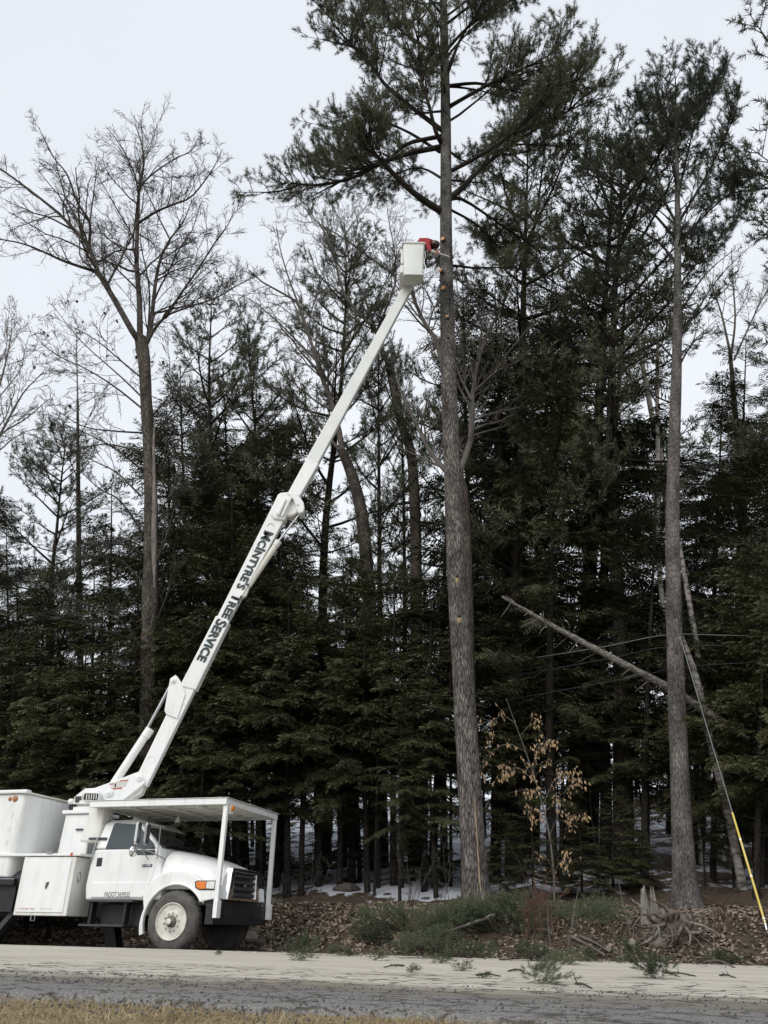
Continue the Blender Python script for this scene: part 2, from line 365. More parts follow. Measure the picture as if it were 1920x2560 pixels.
m, t_, b, N, L = nodes_of('worn_road')
tc = N.new('ShaderNodeTexCoord'); sx = N.new('ShaderNodeSeparateXYZ'); L.new(tc.outputs['Object'], sx.inputs[0])
fine = N.new('ShaderNodeTexNoise'); fine.inputs['Scale'].default_value = 55; fine.inputs['Detail'].default_value = 6; fine.inputs['Roughness'].default_value = .7; L.new(tc.outputs['Object'], fine.inputs['Vector'])
mpl = N.new('ShaderNodeMapping'); mpl.inputs['Scale'].default_value = (.35, 1.6, 1); L.new(tc.outputs['Object'], mpl.inputs[0])
big = N.new('ShaderNodeTexNoise'); big.inputs['Scale'].default_value = 1.3; big.inputs['Detail'].default_value = 6; big.inputs['Roughness'].default_value = .6; L.new(mpl.outputs[0], big.inputs['Vector'])
pale = N.new('ShaderNodeValToRGB'); pale.color_ramp.elements[0].position = .3; pale.color_ramp.elements[0].color = (.44, .405, .34, 1); pale.color_ramp.elements[1].position = .62; pale.color_ramp.elements[1].color = (.56, .52, .445, 1); L.new(big.outputs[0], pale.inputs[0])
dark = N.new('ShaderNodeValToRGB'); dark.color_ramp.elements[0].position = .33; dark.color_ramp.elements[0].color = (.095, .093, .090, 1); dark.color_ramp.elements[1].position = .68; dark.color_ramp.elements[1].color = (.29, .282, .268, 1); L.new(fine.outputs[0], dark.inputs[0])
brown = N.new('ShaderNodeMix'); brown.data_type = 'RGBA'; brown.inputs[6].default_value = (.20, .175, .14, 1); L.new(dark.outputs[0], brown.inputs[7])
def mrange(a, b_, src, lo=0., hi=1.):
    q = N.new('ShaderNodeMapRange'); q.inputs[1].default_value = a; q.inputs[2].default_value = b_; q.inputs[3].default_value = lo; q.inputs[4].default_value = hi; L.new(src, q.inputs[0]); return q.outputs[0]
wob = N.new('ShaderNodeMath'); wob.operation = 'MULTIPLY_ADD'; wob.inputs[1].default_value = 1.9; L.new(big.outputs[0], wob.inputs[0]); L.new(sx.outputs['Y'], wob.inputs[2])
L.new(mrange(-7.4, -8.2, wob.outputs[0]), brown.inputs[0])
zone = N.new('ShaderNodeMix'); zone.data_type = 'RGBA'; L.new(mrange(-6.75, -7.5, wob.outputs[0]), zone.inputs[0]); L.new(pale.outputs[0], zone.inputs[6]); L.new(brown.outputs[2], zone.inputs[7])
# cracks
mpc = N.new('ShaderNodeMapping'); mpc.inputs['Scale'].default_value = (2.0, 3.4, 1); L.new(tc.outputs['Object'], mpc.inputs[0])
cwn = N.new('ShaderNodeTexNoise'); cwn.inputs['Scale'].default_value = 2.4; cwn.inputs['Detail'].default_value = 5; L.new(mpc.outputs[0], cwn.inputs['Vector'])
cva = N.new('ShaderNodeVectorMath'); cva.operation = 'ADD'; L.new(mpc.outputs[0], cva.inputs[0]); L.new(cwn.outputs['Color'], cva.inputs[1])
vor = N.new('ShaderNodeTexVoronoi'); vor.feature = 'DISTANCE_TO_EDGE'; vor.inputs['Scale'].default_value = 1.0; L.new(cva.outputs[0], vor.inputs['Vector'])
ck = mrange(.018, .065, vor.outputs['Distance'], 1., 0.)
band = N.new('ShaderNodeMath'); band.operation = 'MULTIPLY'; L.new(mrange(-4.9, -5.9, wob.outputs[0]), band.inputs[0]); L.new(ck, band.inputs[1])
bnd2 = N.new('ShaderNodeMath'); bnd2.operation = 'MULTIPLY'; bnd2.inputs[1].default_value = .92; L.new(band.outputs[0], bnd2.inputs[0])
cmx = N.new('ShaderNodeMix'); cmx.data_type = 'RGBA'; L.new(bnd2.outputs[0], cmx.inputs[0]); L.new(zone.outputs[2], cmx.inputs[6]); cmx.inputs[7].default_value = (.07, .06, .05, 1)
sp = N.new('ShaderNodeMix'); sp.data_type = 'RGBA'; sp.blend_type = 'MULTIPLY'; sp.inputs[0].default_value = .5; L.new(cmx.outputs[2], sp.inputs[6])
fr = N.new('ShaderNodeValToRGB'); fr.color_ramp.elements[0].position = .25; fr.color_ramp.elements[0].color = (.5, .5, .5, 1); fr.color_ramp.elements[1].position = .6; fr.color_ramp.elements[1].color = (1.1, 1.1, 1.1, 1); L.new(fine.outputs[0], fr.inputs[0]); L.new(fr.outputs[0], sp.inputs[7])
L.new(sp.outputs[2], b.inputs['Base Color']); b.inputs['Roughness'].default_value = .9; b.inputs['Specular IOR Level'].default_value = .2
bp = N.new('ShaderNodeBump'); bp.inputs['Strength'].default_value = .5; bp.inputs['Distance'].default_value = .012; L.new(fine.outputs[0], bp.inputs['Height']); L.new(bp.outputs[0], b.inputs['Normal'])
MATS['worn_road'] = m

S = span((-700, -60, 12), (-60, -16, 22), (-16, 22, 130), (22, 70, 24), (70, 700, 12))
T = span((-1.45, 12, 70), (12, 50, 60), (50, 120, 16), (120, 900, 10))
tag(grid_mesh('ground', S, [-9.0, -3.] + T, 'forest_floor', lambda s, t: hz(s, t) - (.03 if t < -1.5 else 0)), kind='structure')
T2 = span((-500, -40, 8), (-40, -16, 8), (-16, -9.4, 34))
def lawn_z(s, t): return hz(s, t) - .022 * sstep(-11.4, -10.4, t) + (.008 * mnoise.noise(Vector((s * 3, t * 3, 0))) if abs(s) < 40 else 0)
tag(grid_mesh('lawn', S, T2, 'old_lawn', lawn_z), kind='structure')
def road_z(t): return .03 - .0013 * (t + 2.6) ** 2
S3 = span((-300, -20, 10), (-20, 24, 180), (24, 300, 10)); nT = 26
V = []
for j in range(nT + 2):
    for s in S3:
        e0 = -9.8 - .75 * sstep(6.4, 8.9, s) + .22 * mnoise.noise(Vector((s * .8, 0, 0))) + .10 * mnoise.noise(Vector((s * 3.1, 5, 0)))
        e1 = -1.62 + .14 * mnoise.noise(Vector((s * .7, 9, 0))) + .08 * mnoise.noise(Vector((s * 3.3, 15, 0)))
        jj = min(max(j - 1, 0), nT - 1); t = e0 + (e1 - e0) * jj / (nT - 1); z = road_z(t)
        if j == 0: t -= .10; z -= .10
        if j == nT + 1: t += .05; z -= .14
        V.append((s, t, z))
n = len(S3)
o = npmesh('road', V, [(j * n + i, j * n + i + 1, (j + 1) * n + i + 1, (j + 1) * n + i) for j in range(nT + 1) for i in range(n - 1)], 'worn_road', None, True)
o.matrix_world = TM; tag(o, kind='structure')

# ------------------------------------------------------------------ the bucket truck
truck = empty('bucket_truck', TO, HEAD)
tag(truck, 'white bucket truck with canopy over the cab and raised boom parked beside the road', 'truck')
def P3(pts, yt):                                   # outline measured on a length plane of the truck
    return [(x, yt, z) for x, z in (side(a, b, yt) for a, b in pts)]
def mirror(pts): return [(x, -y, z) for x, y, z in pts]
WP = 'white_paint'
# cab: lower body, then greenhouse with inward leaning sides
low = P3([(212, 2250), (213, 2215), (224, 2165), (237, 2124), (398, 2120), (402, 2170), (402, 2250)], -1.0)
cb = MB().prism(low, (0, 2.0, 0))
rear_b = side(236, 2126, -1.0); front_b = side(399, 2121, -1.0)
rr = side(263, 2056, -.86); rf = side(357, 2060, -.86); rm = side(310, 2050, -.86)
def ring(w, xz): return [(xz[0][0], -w, xz[0][1]), (xz[1][0], -w, xz[1][1]), (xz[1][0], w, xz[1][1]), (xz[0][0], w, xz[0][1])]
zb = max(p[2] for p in low) - .004
g0 = [(rear_b[0], -.985, zb), (front_b[0], -.985, zb), (front_b[0], .985, zb), (rear_b[0], .985, zb)]
g1 = [(rr[0], -.86, rr[1] - .02), (rf[0], -.84, rf[1] - .02), (rf[0], .84, rf[1] - .02), (rr[0], .86, rr[1] - .02)]
g2 = [(rr[0] + .10, -.72, rm[1] + .02), (rf[0] - .22, -.70, rm[1] + .03), (rf[0] - .22, .70, rm[1] + .03), (rr[0] + .10, .72, rm[1] + .02)]
cb.loft([g0, g1, g2])
cab = cb.build('cab', WP, truck, bevel=.035, smooth=30, seg=3)
def lerp3(a, b, f): return tuple(a[i] + (b[i] - a[i]) * f for i in range(3))
# windscreen lies on the slanted front of the greenhouse
fwd = Vector((1, 0, .62)).normalized() * .012
A0, A1, B1, B0 = [Vector(p) for p in (g0[1], g1[1], g1[2], g0[2])]
def scr(u, v, bow=.0):
    p = (A0.lerp(B0, u)).lerp(A1.lerp(B1, u), v); return p + fwd + Vector((1, 0, .3)) * bow * (1 - (2 * u - 1) ** 2)
wmb = MB(); K = 8
wmb.loft([[scr(.05 + .90 * i / K, v, .03) + fwd * d for i in range(K + 1) for _ in (0,)] for v, d in ((.05, 0), (.93, 0))], cap=False, closed=False)
wsm = wmb.build('windshield', 'glass', truck, smooth='all'); so = wsm.modifiers.new('s', 'SOLIDIFY'); so.thickness = .03
# wiper
MB().tube([scr(.30, .07, .075) + fwd * 1.5, scr(.62, .16, .075) + fwd * 1.5], .010, 6).build('wiper', 'dark_plastic', truck)
# side windows (near and far)
def on_green(pts, w0=-.985, w1=-.86, out=.006):
    z0, z1 = zb, g1[0][2]; o_ = []
    for a, b in pts:
        y = w0
        for _ in range(3):
            x, z = side(a, b, y); f = min(1.2, max(-.2, (z - z0) / (z1 - z0))); y = w0 + (w1 - w0) * f
        o_.append((x, y - out if w0 < 0 else y + out, z))
    return o_
win = on_green([(264, 2122), (286, 2060), (292, 2057.5), (345, 2061), (384, 2108), (388, 2119), (388, 2123)])
MB().prism(win, (0, .012, 0)).build('side_window', 'glass_side', truck)
MB().prism(mirror(win), (0, -.012, 0)).build('side_window', 'glass', truck)
# doors (below the belt line), handle, badge, lettering
door_px = [(227, 2246), (231, 2205), (243, 2150), (249, 2127), (394, 2124), (388, 2165), (379, 2197), (356, 2246)]
for sgn in (-1, 1):
    dp = P3(door_px, -1.0); dp = [(x, y - .012, z) for x, y, z in dp]
    wl = P3([(262, 2121.5), (336, 2137), (388, 2137), (389, 2122.5)], -1.0)
    dm = MB().prism(dp, (0, .014, 0)); pl = P3([(228.5, 2243), (232, 2207), (376, 2206), (357, 2243)], -1.0)
    dm.prism([(x, -1.030, z) for x, y, z in pl], (0, .019, 0))
    if sgn == 1:
        dm.v = [(x, -y, z) for x, y, z in dm.v]
    door = dm.build('door', WP, truck, bevel=.008, seg=2)
    hb = P3([(241, 2167), (244, 2145), (258, 2144), (255, 2166)], -1.0)
    hm = MB().prism([(x, -1.018 * -sgn if False else sgn * 1.016, z) for x, y, z in hb], (0, -sgn * .012, 0))
    hm.build('door_handle', 'dark_plastic', door, bevel=.006)
    wp = P3([(345, 2138), (388, 2138), (389, 2125), (322, 2124.5)], -1.0)
    MB().prism([(x, sgn * 1.016, z) for x, y, z in wp], (0, -sgn * .010, 0)).build('vent_pane', 'glass_side', door)
    if sgn == -1:
        bd = P3([(356, 2168), (356.5, 2160.5), (382, 2160), (381, 2167.5)], -1.0)
        MB().prism([(x, -1.020, z) for x, y, z in bd], (0, .008, 0)).build('model_badge', 'grille_grey', door, bevel=.003)
        a = side(358, 2166.5, -1.0)
        text_obj('badge_lettering', 'F-750', 'chrome', door, frame((a[0], -1.0225, a[1]), (1, 0, .02), (.2, 0, 1)), .17, .037, bold=.02)
        a = side(263, 2242.5, -1.0); b2 = side(326, 2243, -1.0)
        text_obj('door_lettering', 'PADOT 2439355', 'letter_grey', door, frame((a[0], -1.0335, a[1]), (1, 0, 0), (0, 0, 1)), b2[0] - a[0], .085, bold=.014)
# grab rail on the cab's rear corner
gr = on_green([(229, 2150), (233, 2140), (247, 2095)], -1.0, -.93, .04)
MB().tube(gr, .014, 6).build('grab_rail', 'steel', truck)
# hood: rounded cross sections along x
hood = MB(); rings = []
for x, zt, w, z0 in ((-.36, 1.635, .97, .95), (-.15, 1.60, .965, .95), (.15, 1.54, .95, .95), (.42, 1.47, .92, .95), (.62, 1.40, .88, .95), (.74, 1.345, .84, .95), (.80, 1.29, .78, .97)):
    rg = []
    for j in range(19):
        a = math.pi * j / 18; c, s_ = math.cos(a), math.sin(a)
        rg.append((x, -w * math.copysign(abs(c) ** .50, c), z0 + (zt - z0) * abs(s_) ** .62))
    rings.append(rg)
hood.loft(rings); hood.build('hood', WP, truck, smooth=50, bevel=.015)
# front wings with wheel arch
HUB = Vector((.055, 0, .435)); RAD = .488
for sgn in (-1, 1):
    arc = [(HUB.x + .60 * math.cos(math.radians(a)), HUB.z + .60 * math.sin(math.radians(a))) for a in range(28, 176, 12)]
    top = [(-.62, .86), (-.52, 1.04), (-.36, 1.17), (-.1, 1.24), (.12, 1.245), (.36, 1.18), (.58, 1.06), (.80, 1.04), (.83, .80), (.60, .765)]
    poly = top + arc
    MB().prism([(x, sgn * 1.06, z) for x, z in poly], (0, -sgn * .50, 0)).build('front_wing', WP, truck, bevel=.09, smooth=40, seg=4)
    fl = MB(); rg = []
    for a in range(14, 206, 6):
        c, s_ = math.cos(math.radians(a)), math.sin(math.radians(a)); k = .615 + .04 * max(0, (a - 150) / 50)
        if a < 30: continue
        rg.append([(HUB.x + r * c, sgn * y, HUB.z + r * s_) for r, y in ((.580, 1.02), (.580, 1.085), (.595, 1.095), (k, 1.085), (k + .02, 1.03))])
    fl.loft(rg); fl.build('arch_flare', WP, truck, smooth=40)
    # corner lamp
    lp = [(.44, .985), (.42, 1.06), (.47, 1.075), (.62, 1.075), (.62, .955), (.50, .95)]
    lamp = MB().prism([(x, sgn * 1.072, z) for x, z in [(.415, .975), (.395, 1.07), (.45, 1.09), (.80, 1.09), (.80, .935), (.49, .935)]], (0, -sgn * .03, 0)).build('headlamp', 'dark_plastic', truck, bevel=.006)
    MB().prism([(x, sgn * 1.080, z) for x, z in lp], (0, -sgn * .03, 0)).build('turn_signal_lens', 'amber', lamp, bevel=.008)
    MB().prism([(x, sgn * 1.079, z) for x, z in [(.628, .96), (.628, 1.072), (.79, 1.075), (.79, .955)]], (0, -sgn * .03, 0)).build('headlamp_lens', 'clear_lens', lamp, bevel=.008)
# inner wheel well so the engine bay is dark
MB().box((-.58, -.55, .42), (.70, .55, 1.0)).build('engine_bay', 'black_steel', truck)
# grille
GX = .83
gr = MB()
o4 = [(-.70, .80), (-.60, 1.335), (.60, 1.335), (.70, .80)]; i4 = [(-.47, .83), (-.47, 1.255), (.47, 1.255), (.47, .83)]
gr.loft([[(GX - .06, y * 1.0, z) for y, z in o4], [(GX + .05, y * .97, z - .005) for y, z in o4], [(GX + .06, y * 1.04, z + .01) for y, z in i4], [(GX - .02, y, z) for y, z in i4]], cap=False)
grille = gr.build('grille', 'chrome', truck, bevel=.012, smooth=40)
MB().box((GX - .05, -.60, .80), (GX - .015, .60, 1.30)).build('grille_backing', 'dark_plastic', grille)
for k in range(4):
    z = .855 + k * .105
    MB().prism([(GX - .01, -.46, z), (GX + .035, -.46, z + .012), (GX + .035, -.46, z + .058), (GX - .01, -.46, z + .07)], (0, .92, 0)).build('grille_slat', 'grille_grey', grille, bevel=.006)
for sgn in (-1, 1):
    MB().prism([(GX + .052, sgn * .56, .97), (GX + .052, sgn * .53, 1.26), (GX + .056, sgn * .615, 1.25), (GX + .056, sgn * .60, 1.0)], (.008, 0, 0)).build('grille_vent', 'black_steel', grille)
em = MB(); em.lathe([(.065, 0), (.07, .012), (.05, .02)], (0, 0, 0), (1, 0, 0), 20); em.v = [(GX + .04 + x, y * 1.0, 1.055 + z * .5) for x, y, z in em.v]
em.build('oval_emblem', 'chrome', grille)
# bumper
bm_ = MB().box((.70, -1.14, .395), (.86, 1.14, .705)); bump = bm_.build('bumper', 'black_steel', truck, bevel=.012)
for y in (-.62, .62):
    MB().box((.855, y - .14, .52), (.872, y + .14, .63)).build('bumper_slot', 'dark_plastic', bump)
MB().box((.45, -1.0, .70), (.80, 1.0, .775)).build('bumper_valance', 'black_steel', truck)
for y in (-.45, .45): MB().box((-7.2, y - .05, .48), (.72, y + .05, .72)).build('frame_rail', 'black_steel', truck)
MB().box((HUB.x - .08, -.85, .36), (HUB.x + .08, .85, .50)).build('front_axle', 'black_steel', truck)
# wheels
def make_wheel(cx, sgn, name='wheel'):
    w = empty(name, (cx, sgn * 1.125, HUB.z), 0, truck); ax = (0, sgn, 0)
    MB().lathe([(.285, -.26), (.40, -.285), (.455, -.27), (RAD - .008, -.225), (RAD, -.19), (RAD, -.075), (RAD - .010, -.045), (.45, -.012), (.40, .006), (.33, .004), (.292, -.012), (.285, -.05)], (0, 0, 0), ax, 56).build('tyre', 'rubber', w, smooth=35)
    tr = MB()
    for q in range(28):
        a = 2 * math.pi * q / 28; c, s_ = math.cos(a), math.sin(a)
        tr.add([(c * (RAD + d) - s_ * e, sgn * y, s_ * (RAD + d) + c * e) for d in (-.006, .008) for y in (-.075, -.19) for e in (-.028, .028)],
               [(4, 5, 7, 6), (0, 1, 5, 4), (2, 3, 7, 6), (0, 2, 6, 4), (1, 3, 7, 5), (0, 1, 3, 2)])
    tr.build('tread', 'rubber', w)
    rim = MB().lathe([(.295, -.02), (.298, .012), (.288, .016), (.272, -.004), (.258, -.035), (.235, -.052), (.20, -.030), (.165, -.012), (.10, -.012), (.10, -.06), (.295, -.08)], (0, 0, 0), ax, 48).build('rim', 'rim_paint', w, smooth=40)
    hubm = MB().lathe([(.090, -.02), (.088, .035), (.075, .052), (.055, .056), (.052, .085), (.030, .097), (.001, .099)], (0, 0, 0), ax, 20).build('hub_cap', 'rim_dark', w, smooth=40)
    MB().lathe([(.050, .05), (.048, .098), (.03, .104), (.001, .105)], (0, 0, 0), ax, 16).build('hub_centre', 'rim_paint', w, smooth=40)
    nut = None
    for q in range(10):
        a = 2 * math.pi * q / 10 + .2; c = (math.cos(a) * .138, 0, math.sin(a) * .138)
        if nut is None:
            nut = MB().lathe([(.018, -.015), (.018, .012), (.012, .02), (.009, .036), (.001, .036)], (0, 0, 0), ax, 6).build('lug_nut', 'rim_paint', w); nut.location = c
        else:
            n2_ = nut.copy(); COL.objects.link(n2_); n2_.location = c
    for q in range(5):
        a = 2 * math.pi * q / 5 + .35
        if q in (0, 2, 3) or True:
            pass
    for a in (math.radians(12), math.radians(192)):
        hm = MB(); u = Vector((math.cos(a), 0, math.sin(a))); v = Vector((-math.sin(a), 0, math.cos(a)))
        hm.prism([u * (.222 + .026 * math.cos(q * math.pi / 8)) + v * (.040 * math.sin(q * math.pi / 8)) + Vector((0, sgn * (-.036 - .012 * math.cos(q * math.pi / 8)), 0)) for q in range(16)], (0, sgn * .006, 0))
        hm.build('hand_hole', 'black_steel', w)
    return w
make_wheel(HUB.x, -1); make_wheel(HUB.x, 1)
for sgn in (-1, 1): make_wheel(-5.4, sgn)
# steps and tanks under the door
MB().box((-1.72, -1.08, .73), (-.80, -.80, .765)).build('step', 'grille_grey', truck, bevel=.006)
MB().box((-1.80, -1.12, .335), (-.90, -.78, .37)).build('step', 'grille_grey', truck, bevel=.006)
for x in (-1.70, -1.0): MB().box((x, -1.0, .37), (x + .05, -.85, .73)).build('step_bracket', 'black_steel', truck)
MB().box((-1.6, -.78, .32), (-.75, -.50, .72)).build('battery_box', 'dark_plastic', truck, bevel=.03)
MB().lathe([(.001, 0), (.2, .01), (.21, .04), (.21, .66), (.2, .69), (.001, .70)], (-1.75, .78, .52), (1, 0, 0), 20).build('fuel_tank', 'black_steel', truck, smooth=40)
# tool box beside the pedestal
tb = MB().box((-3.15, -1.22, .49), (-2.02, -.55, 1.475)).build('tool_box', 'white_dirty', truck, bevel=.012)
MB().box((-3.17, -1.24, 1.478), (-2.01, -.54, 1.545)).build('tool_box_lid', WP, tb, bevel=.012)
MB().box((-3.09, -1.236, .545), (-2.10, -1.223, 1.43)).build('tool_box_door', WP, tb, bevel=.006)
for z, in ((1.10,),):
    MB().box((-2.56, -1.252, .965), (-2.52, -1.238, 1.045)).build('latch', 'steel', tb, bevel=.005)
    MB().prism([(-2.545, -1.258, .945), (-2.53, -1.258, .93), (-2.49, -1.258, 1.04), (-2.51, -1.258, 1.05)], (0, .015, 0)).build('latch_lever', 'dark_plastic', tb)
MB().box((-2.66, -1.262, 1.53), (-2.53, -1.215, 1.56)).build('lid_clip', 'steel', tb, bevel=.005)
MB().lathe([(.001, .0), (.028, 0), (.034, -.012), (.034, -.02)], (-2.12, -1.245, 1.515), (0, -1, 0), 12).build('side_marker', 'red_lens', tb)
mk = tb.children[-1]; mk.scale = (1.8, 1, .7); mk.location = (2.12 * .8, 0, 1.515 * .3)
rg = MB(); rg.tube([(-2.012, -1.04 + .045 * math.cos(a * math.pi / 8), 1.14 + .085 * math.sin(a * math.pi / 8)) for a in range(17)], .008, 6); rg.build('pull_ring', 'steel', tb)
for q0, q1 in ((-3.04, -3.01), (-2.985, -2.82), (-2.795, -2.70)): MB().box((q0, -1.2385, .585), (q1, -1.2365, .617)).build('faded_print', 'letter_faint', tb)
text_obj('tool_box_lettering', 'GVW 33,000', 'decal_paper', tb, frame((-2.58, -1.2385, .585), (1, 0, 0), (0, 0, 1)), .26, .034)
MB().tube([(-2.80, -1.15, .49), (-2.80, -1.15, .41), (-2.72, -1.15, .41), (-2.72, -1.15, .49)], .013, 6).build('pull_hook', 'steel', tb)
# outrigger legs under the body
MB().prism([(-3.35, -1.0, .62), (-3.22, -1.0, .62), (-3.72, -1.0, .02), (-3.86, -1.0, .02)], (0, .16, 0)).build('outrigger_leg', 'grille_grey', truck, bevel=.01)
MB().box((-4.05, -1.12, -.045), (-3.55, -.72, .03)).build('outrigger_foot', 'black_steel', truck, bevel=.01)
MB().prism([(-2.15, .10, .62), (-1.95, .10, .62), (-1.72, .10, -.03), (-1.98, .10, -.03)], (0, .25, 0)).build('outrigger_leg', 'black_steel', truck, bevel=.01)
# chip body with deck
cbx = MB(); cx0, cx1 = -8.2, -3.45; c = .10; pts = [(cx0, -1.2), (cx1 - c, -1.2), (cx1 - .03, -1.2 + .03), (cx1, -1.2 + c), (cx1, 1.2 - c), (cx1 - c, 1.2), (cx0, 1.2)]
cbx.prism([(x, y, 1.13) for x, y in pts], (0, 0, 1.50)); chip = cbx.build('chip_body', 'white_paint', truck, smooth=60, bevel=.03)
MB().box((cx0, -1.26, 2.632), (cx1 + .06, -1.10, 2.70)).build('roof_gutter', WP, chip, bevel=.02)
MB().box((cx0, -1.09, 2.632), (cx1 + .03, 1.22, 2.67)).build('chip_roof', 'cream_paint', chip, bevel=.02)
for k, (mx_, r) in enumerate(((-3.78, .033), (-3.66, .05))):
    l_ = MB().lathe([(r + .008, 0), (r + .008, .012), (r, .016), (r * .5, .028), (.001, .03)], (mx_, -1.2, 2.535), (0, -1, 0), 16).build('side_marker', 'amber_dim', chip, smooth=40)
for z in (2.2, 1.95, 1.7):
    for dz in (0, .05): MB().box((-3.66, -1.212, z + dz), (-3.63, -1.198, z + dz + .02)).build('hinge_stub', 'cream_paint', chip)
MB().box((-4.02, -1.21, 1.72), (-3.97, -1.198, 1.78)).build('latch', 'grille_grey', chip)
MB().box((-8.2, -1.20, 1.0), (-3.30, 1.2, 1.09)).build('deck', 'black_steel', truck)
MB().box((-8.2, -1.205, 1.092), (-3.30, 1.2, 1.11)).build('deck_edge', 'steel', truck)
MB().box((-8.2, -1.1, .55), (-3.3, -.62, .995)).build('under_deck_box', 'black_steel', truck)
tp = MB().ball((-3.28, -.85, 1.09), (.30, .28, .20), 14, 8).build('tarp_bundle', 'dark_plastic', truck, smooth='all')
# bolt on a diagonal bar in front of the chip body
MB().tube([(-3.40, .05, 1.85), (-2.95, -.30, 2.05)], .022, 6).build('brace_bar', 'white_dirty', truck)
# pedestal and turntable (round), in truck coordinates
PX = -2.72
pd = MB().prism([(PX - .36, -.42, 1.0), (PX + .36, -.42, 1.0), (PX + .30, -.42, 2.33), (PX - .30, -.42, 2.33)], (0, .84, 0)).build('pedestal', WP, truck, bevel=.03)
MB().box((PX - .45, -.50, .72), (PX + .45, .50, 1.0)).build('pedestal_base', 'white_dirty', truck, bevel=.02)
MB().box((PX - .36, -.47, 2.335), (PX + .36, .47, 2.40)).build('pedestal_flange', WP, pd, bevel=.01)
MB().lathe([(.42, 2.405), (.42, 2.47), (.36, 2.475), (.36, 2.52), (.44, 2.525), (.44, 2.585)], (PX, 0, 0), (0, 0, 1), 32).build('turntable', WP, truck, smooth=40)
MB().box((PX + .02, -.452, 2.02), (PX + .20, -.42, 2.05)).build('pedestal_latch', 'grille_grey', pd)
# canopy support arm that rises behind the cab
sp_ = P3([(196, 2104), (222, 2030), (224, 2010), (262, 2010), (262, 2018), (246, 2105)], -.95)
MB().prism(sp_, (0, .35, 0)).build('canopy_support', 'white_dirty', truck, bevel=.04, seg=3)
sp2 = [(x, .60, z) for x, y, z in sp_]
MB().prism(sp2, (0, .35, 0)).build('canopy_support', 'white_dirty', truck, bevel=.04, seg=3)
MB().box((-2.0, -.97, 1.79), (-1.62, .97, 1.83)).build('support_shelf', 'grille_grey', truck)
# canopy: rails, beams, sheet
CZ = 2.40; x0, x1 = -1.95, .92
can = MB().box((x0, -1.20, CZ - .055), (x1, -1.12, CZ + .055)).build('canopy', WP, truck, bevel=.008)
MB().box((x0, 1.12, CZ - .055), (x1, 1.20, CZ + .055)).build('side_rail', WP, can, bevel=.008)
MB().box((x1 - .08, -1.118, CZ - .053), (x1 + .002, 1.118, CZ + .053)).build('front_rail', WP, can, bevel=.008)
MB().box((x0, -1.118, CZ - .053), (x0 + .08, 1.118, CZ + .053)).build('rear_rail', WP, can, bevel=.008)
MB().box((x0 - .01, -1.215, CZ + .058), (x1 + .03, 1.215, CZ + .066)).build('canopy_sheet', 'white_dirty', can)
for k in range(5):
    y = -.75 + k * .375
    MB().box((x0 + .082, y - .03, CZ - .045), (x1 - .082, y + .03, CZ + .054)).build('canopy_beam', 'white_dirty', can, bevel=.004)
for k in range(3):
    x = -1.15 + k * .72
    MB().box((x - .03, -1.118, CZ - .075), (x + .03, 1.118, CZ - .047)).build('cross_beam', 'white_dirty', can, bevel=.004)
for sgn in (-1, 1):
    MB().prism([(.845, sgn * 1.16, CZ - .057), (.925, sgn * 1.16, CZ - .057), (.925, sgn * 1.16, .60), (.845, sgn * 1.16, .60)], (0, -sgn * .075, 0)).build('canopy_post', WP, can, bevel=.006)
    MB().box((.868, min(sgn * 1.05, sgn * 1.20), .50), (.945, max(sgn * 1.05, sgn * 1.20), .775)).build('post_shoe', WP, can, bevel=.006)
MB().box((.928, -1.06, CZ - .20), (.945, -.93, CZ - .02)).build('lamp_plate', WP, can)
l_ = MB().lathe([(.05, 0), (.05, .014), (.04, .03), (.001, .036)], (.945, -.995, CZ - .105), (1, 0, 0), 18).build('marker_lamp', 'amber', can, smooth=40)
# tall mirror, convex mirror and their bars on the near side (and the far one)
for sgn in (-1,):
    mir = empty('mirror', (0, 0, 0), 0, truck)
    mx0, yy = -.77, sgn * 1.30
    bars = MB(); bars.tube([(mx0 + .02, yy, 2.07), (-.45, sgn * 1.12, 2.0), (-.40, sgn * .99, 1.99)], .013, 6)
    bars.tube([(mx0 + .02, yy, 1.62), (-.52, sgn * 1.16, 1.56), (-.26, sgn * 1.03, 1.43)], .012, 6)
    bars.tube([(-.42, sgn * 1.10, 2.0), (-.42, sgn * 1.06, 1.44)], .011, 6); bars.tube([(mx0 + .1, sgn * 1.24, 1.60), (-.62, sgn * 1.03, 1.44)], .010, 6)
    bars.build('mirror_bar', 'steel', mir)
    for k, (dx, dy) in enumerate(((0, 0), (.13, -.10))):
        pr = []
        for q in range(20):
            a = 2 * math.pi * q / 20; r_ = .075; zc = 1.865 + (.125 if math.sin(a) > 0 else -.125)
            pr.append((mx0 + dx, yy + sgn * dy + r_ * math.cos(a) , zc + r_ * math.sin(a)))
        MB().prism(pr, (.045, 0, 0)).build('mirror_head', ('chrome', 'steel')[k], mir, bevel=.012)
    MB().ball((mx0 - .02, yy, 1.555), (.06, .105, .105), 18, 10).build('convex_mirror', 'chrome', mir, smooth='all')
MB().prism([(-.72, -.1, 2.18), (-.62, -.1, 2.18), (-.66, -.1, 2.30)], (0, .05, 0)).build('cab_light', WP, truck)

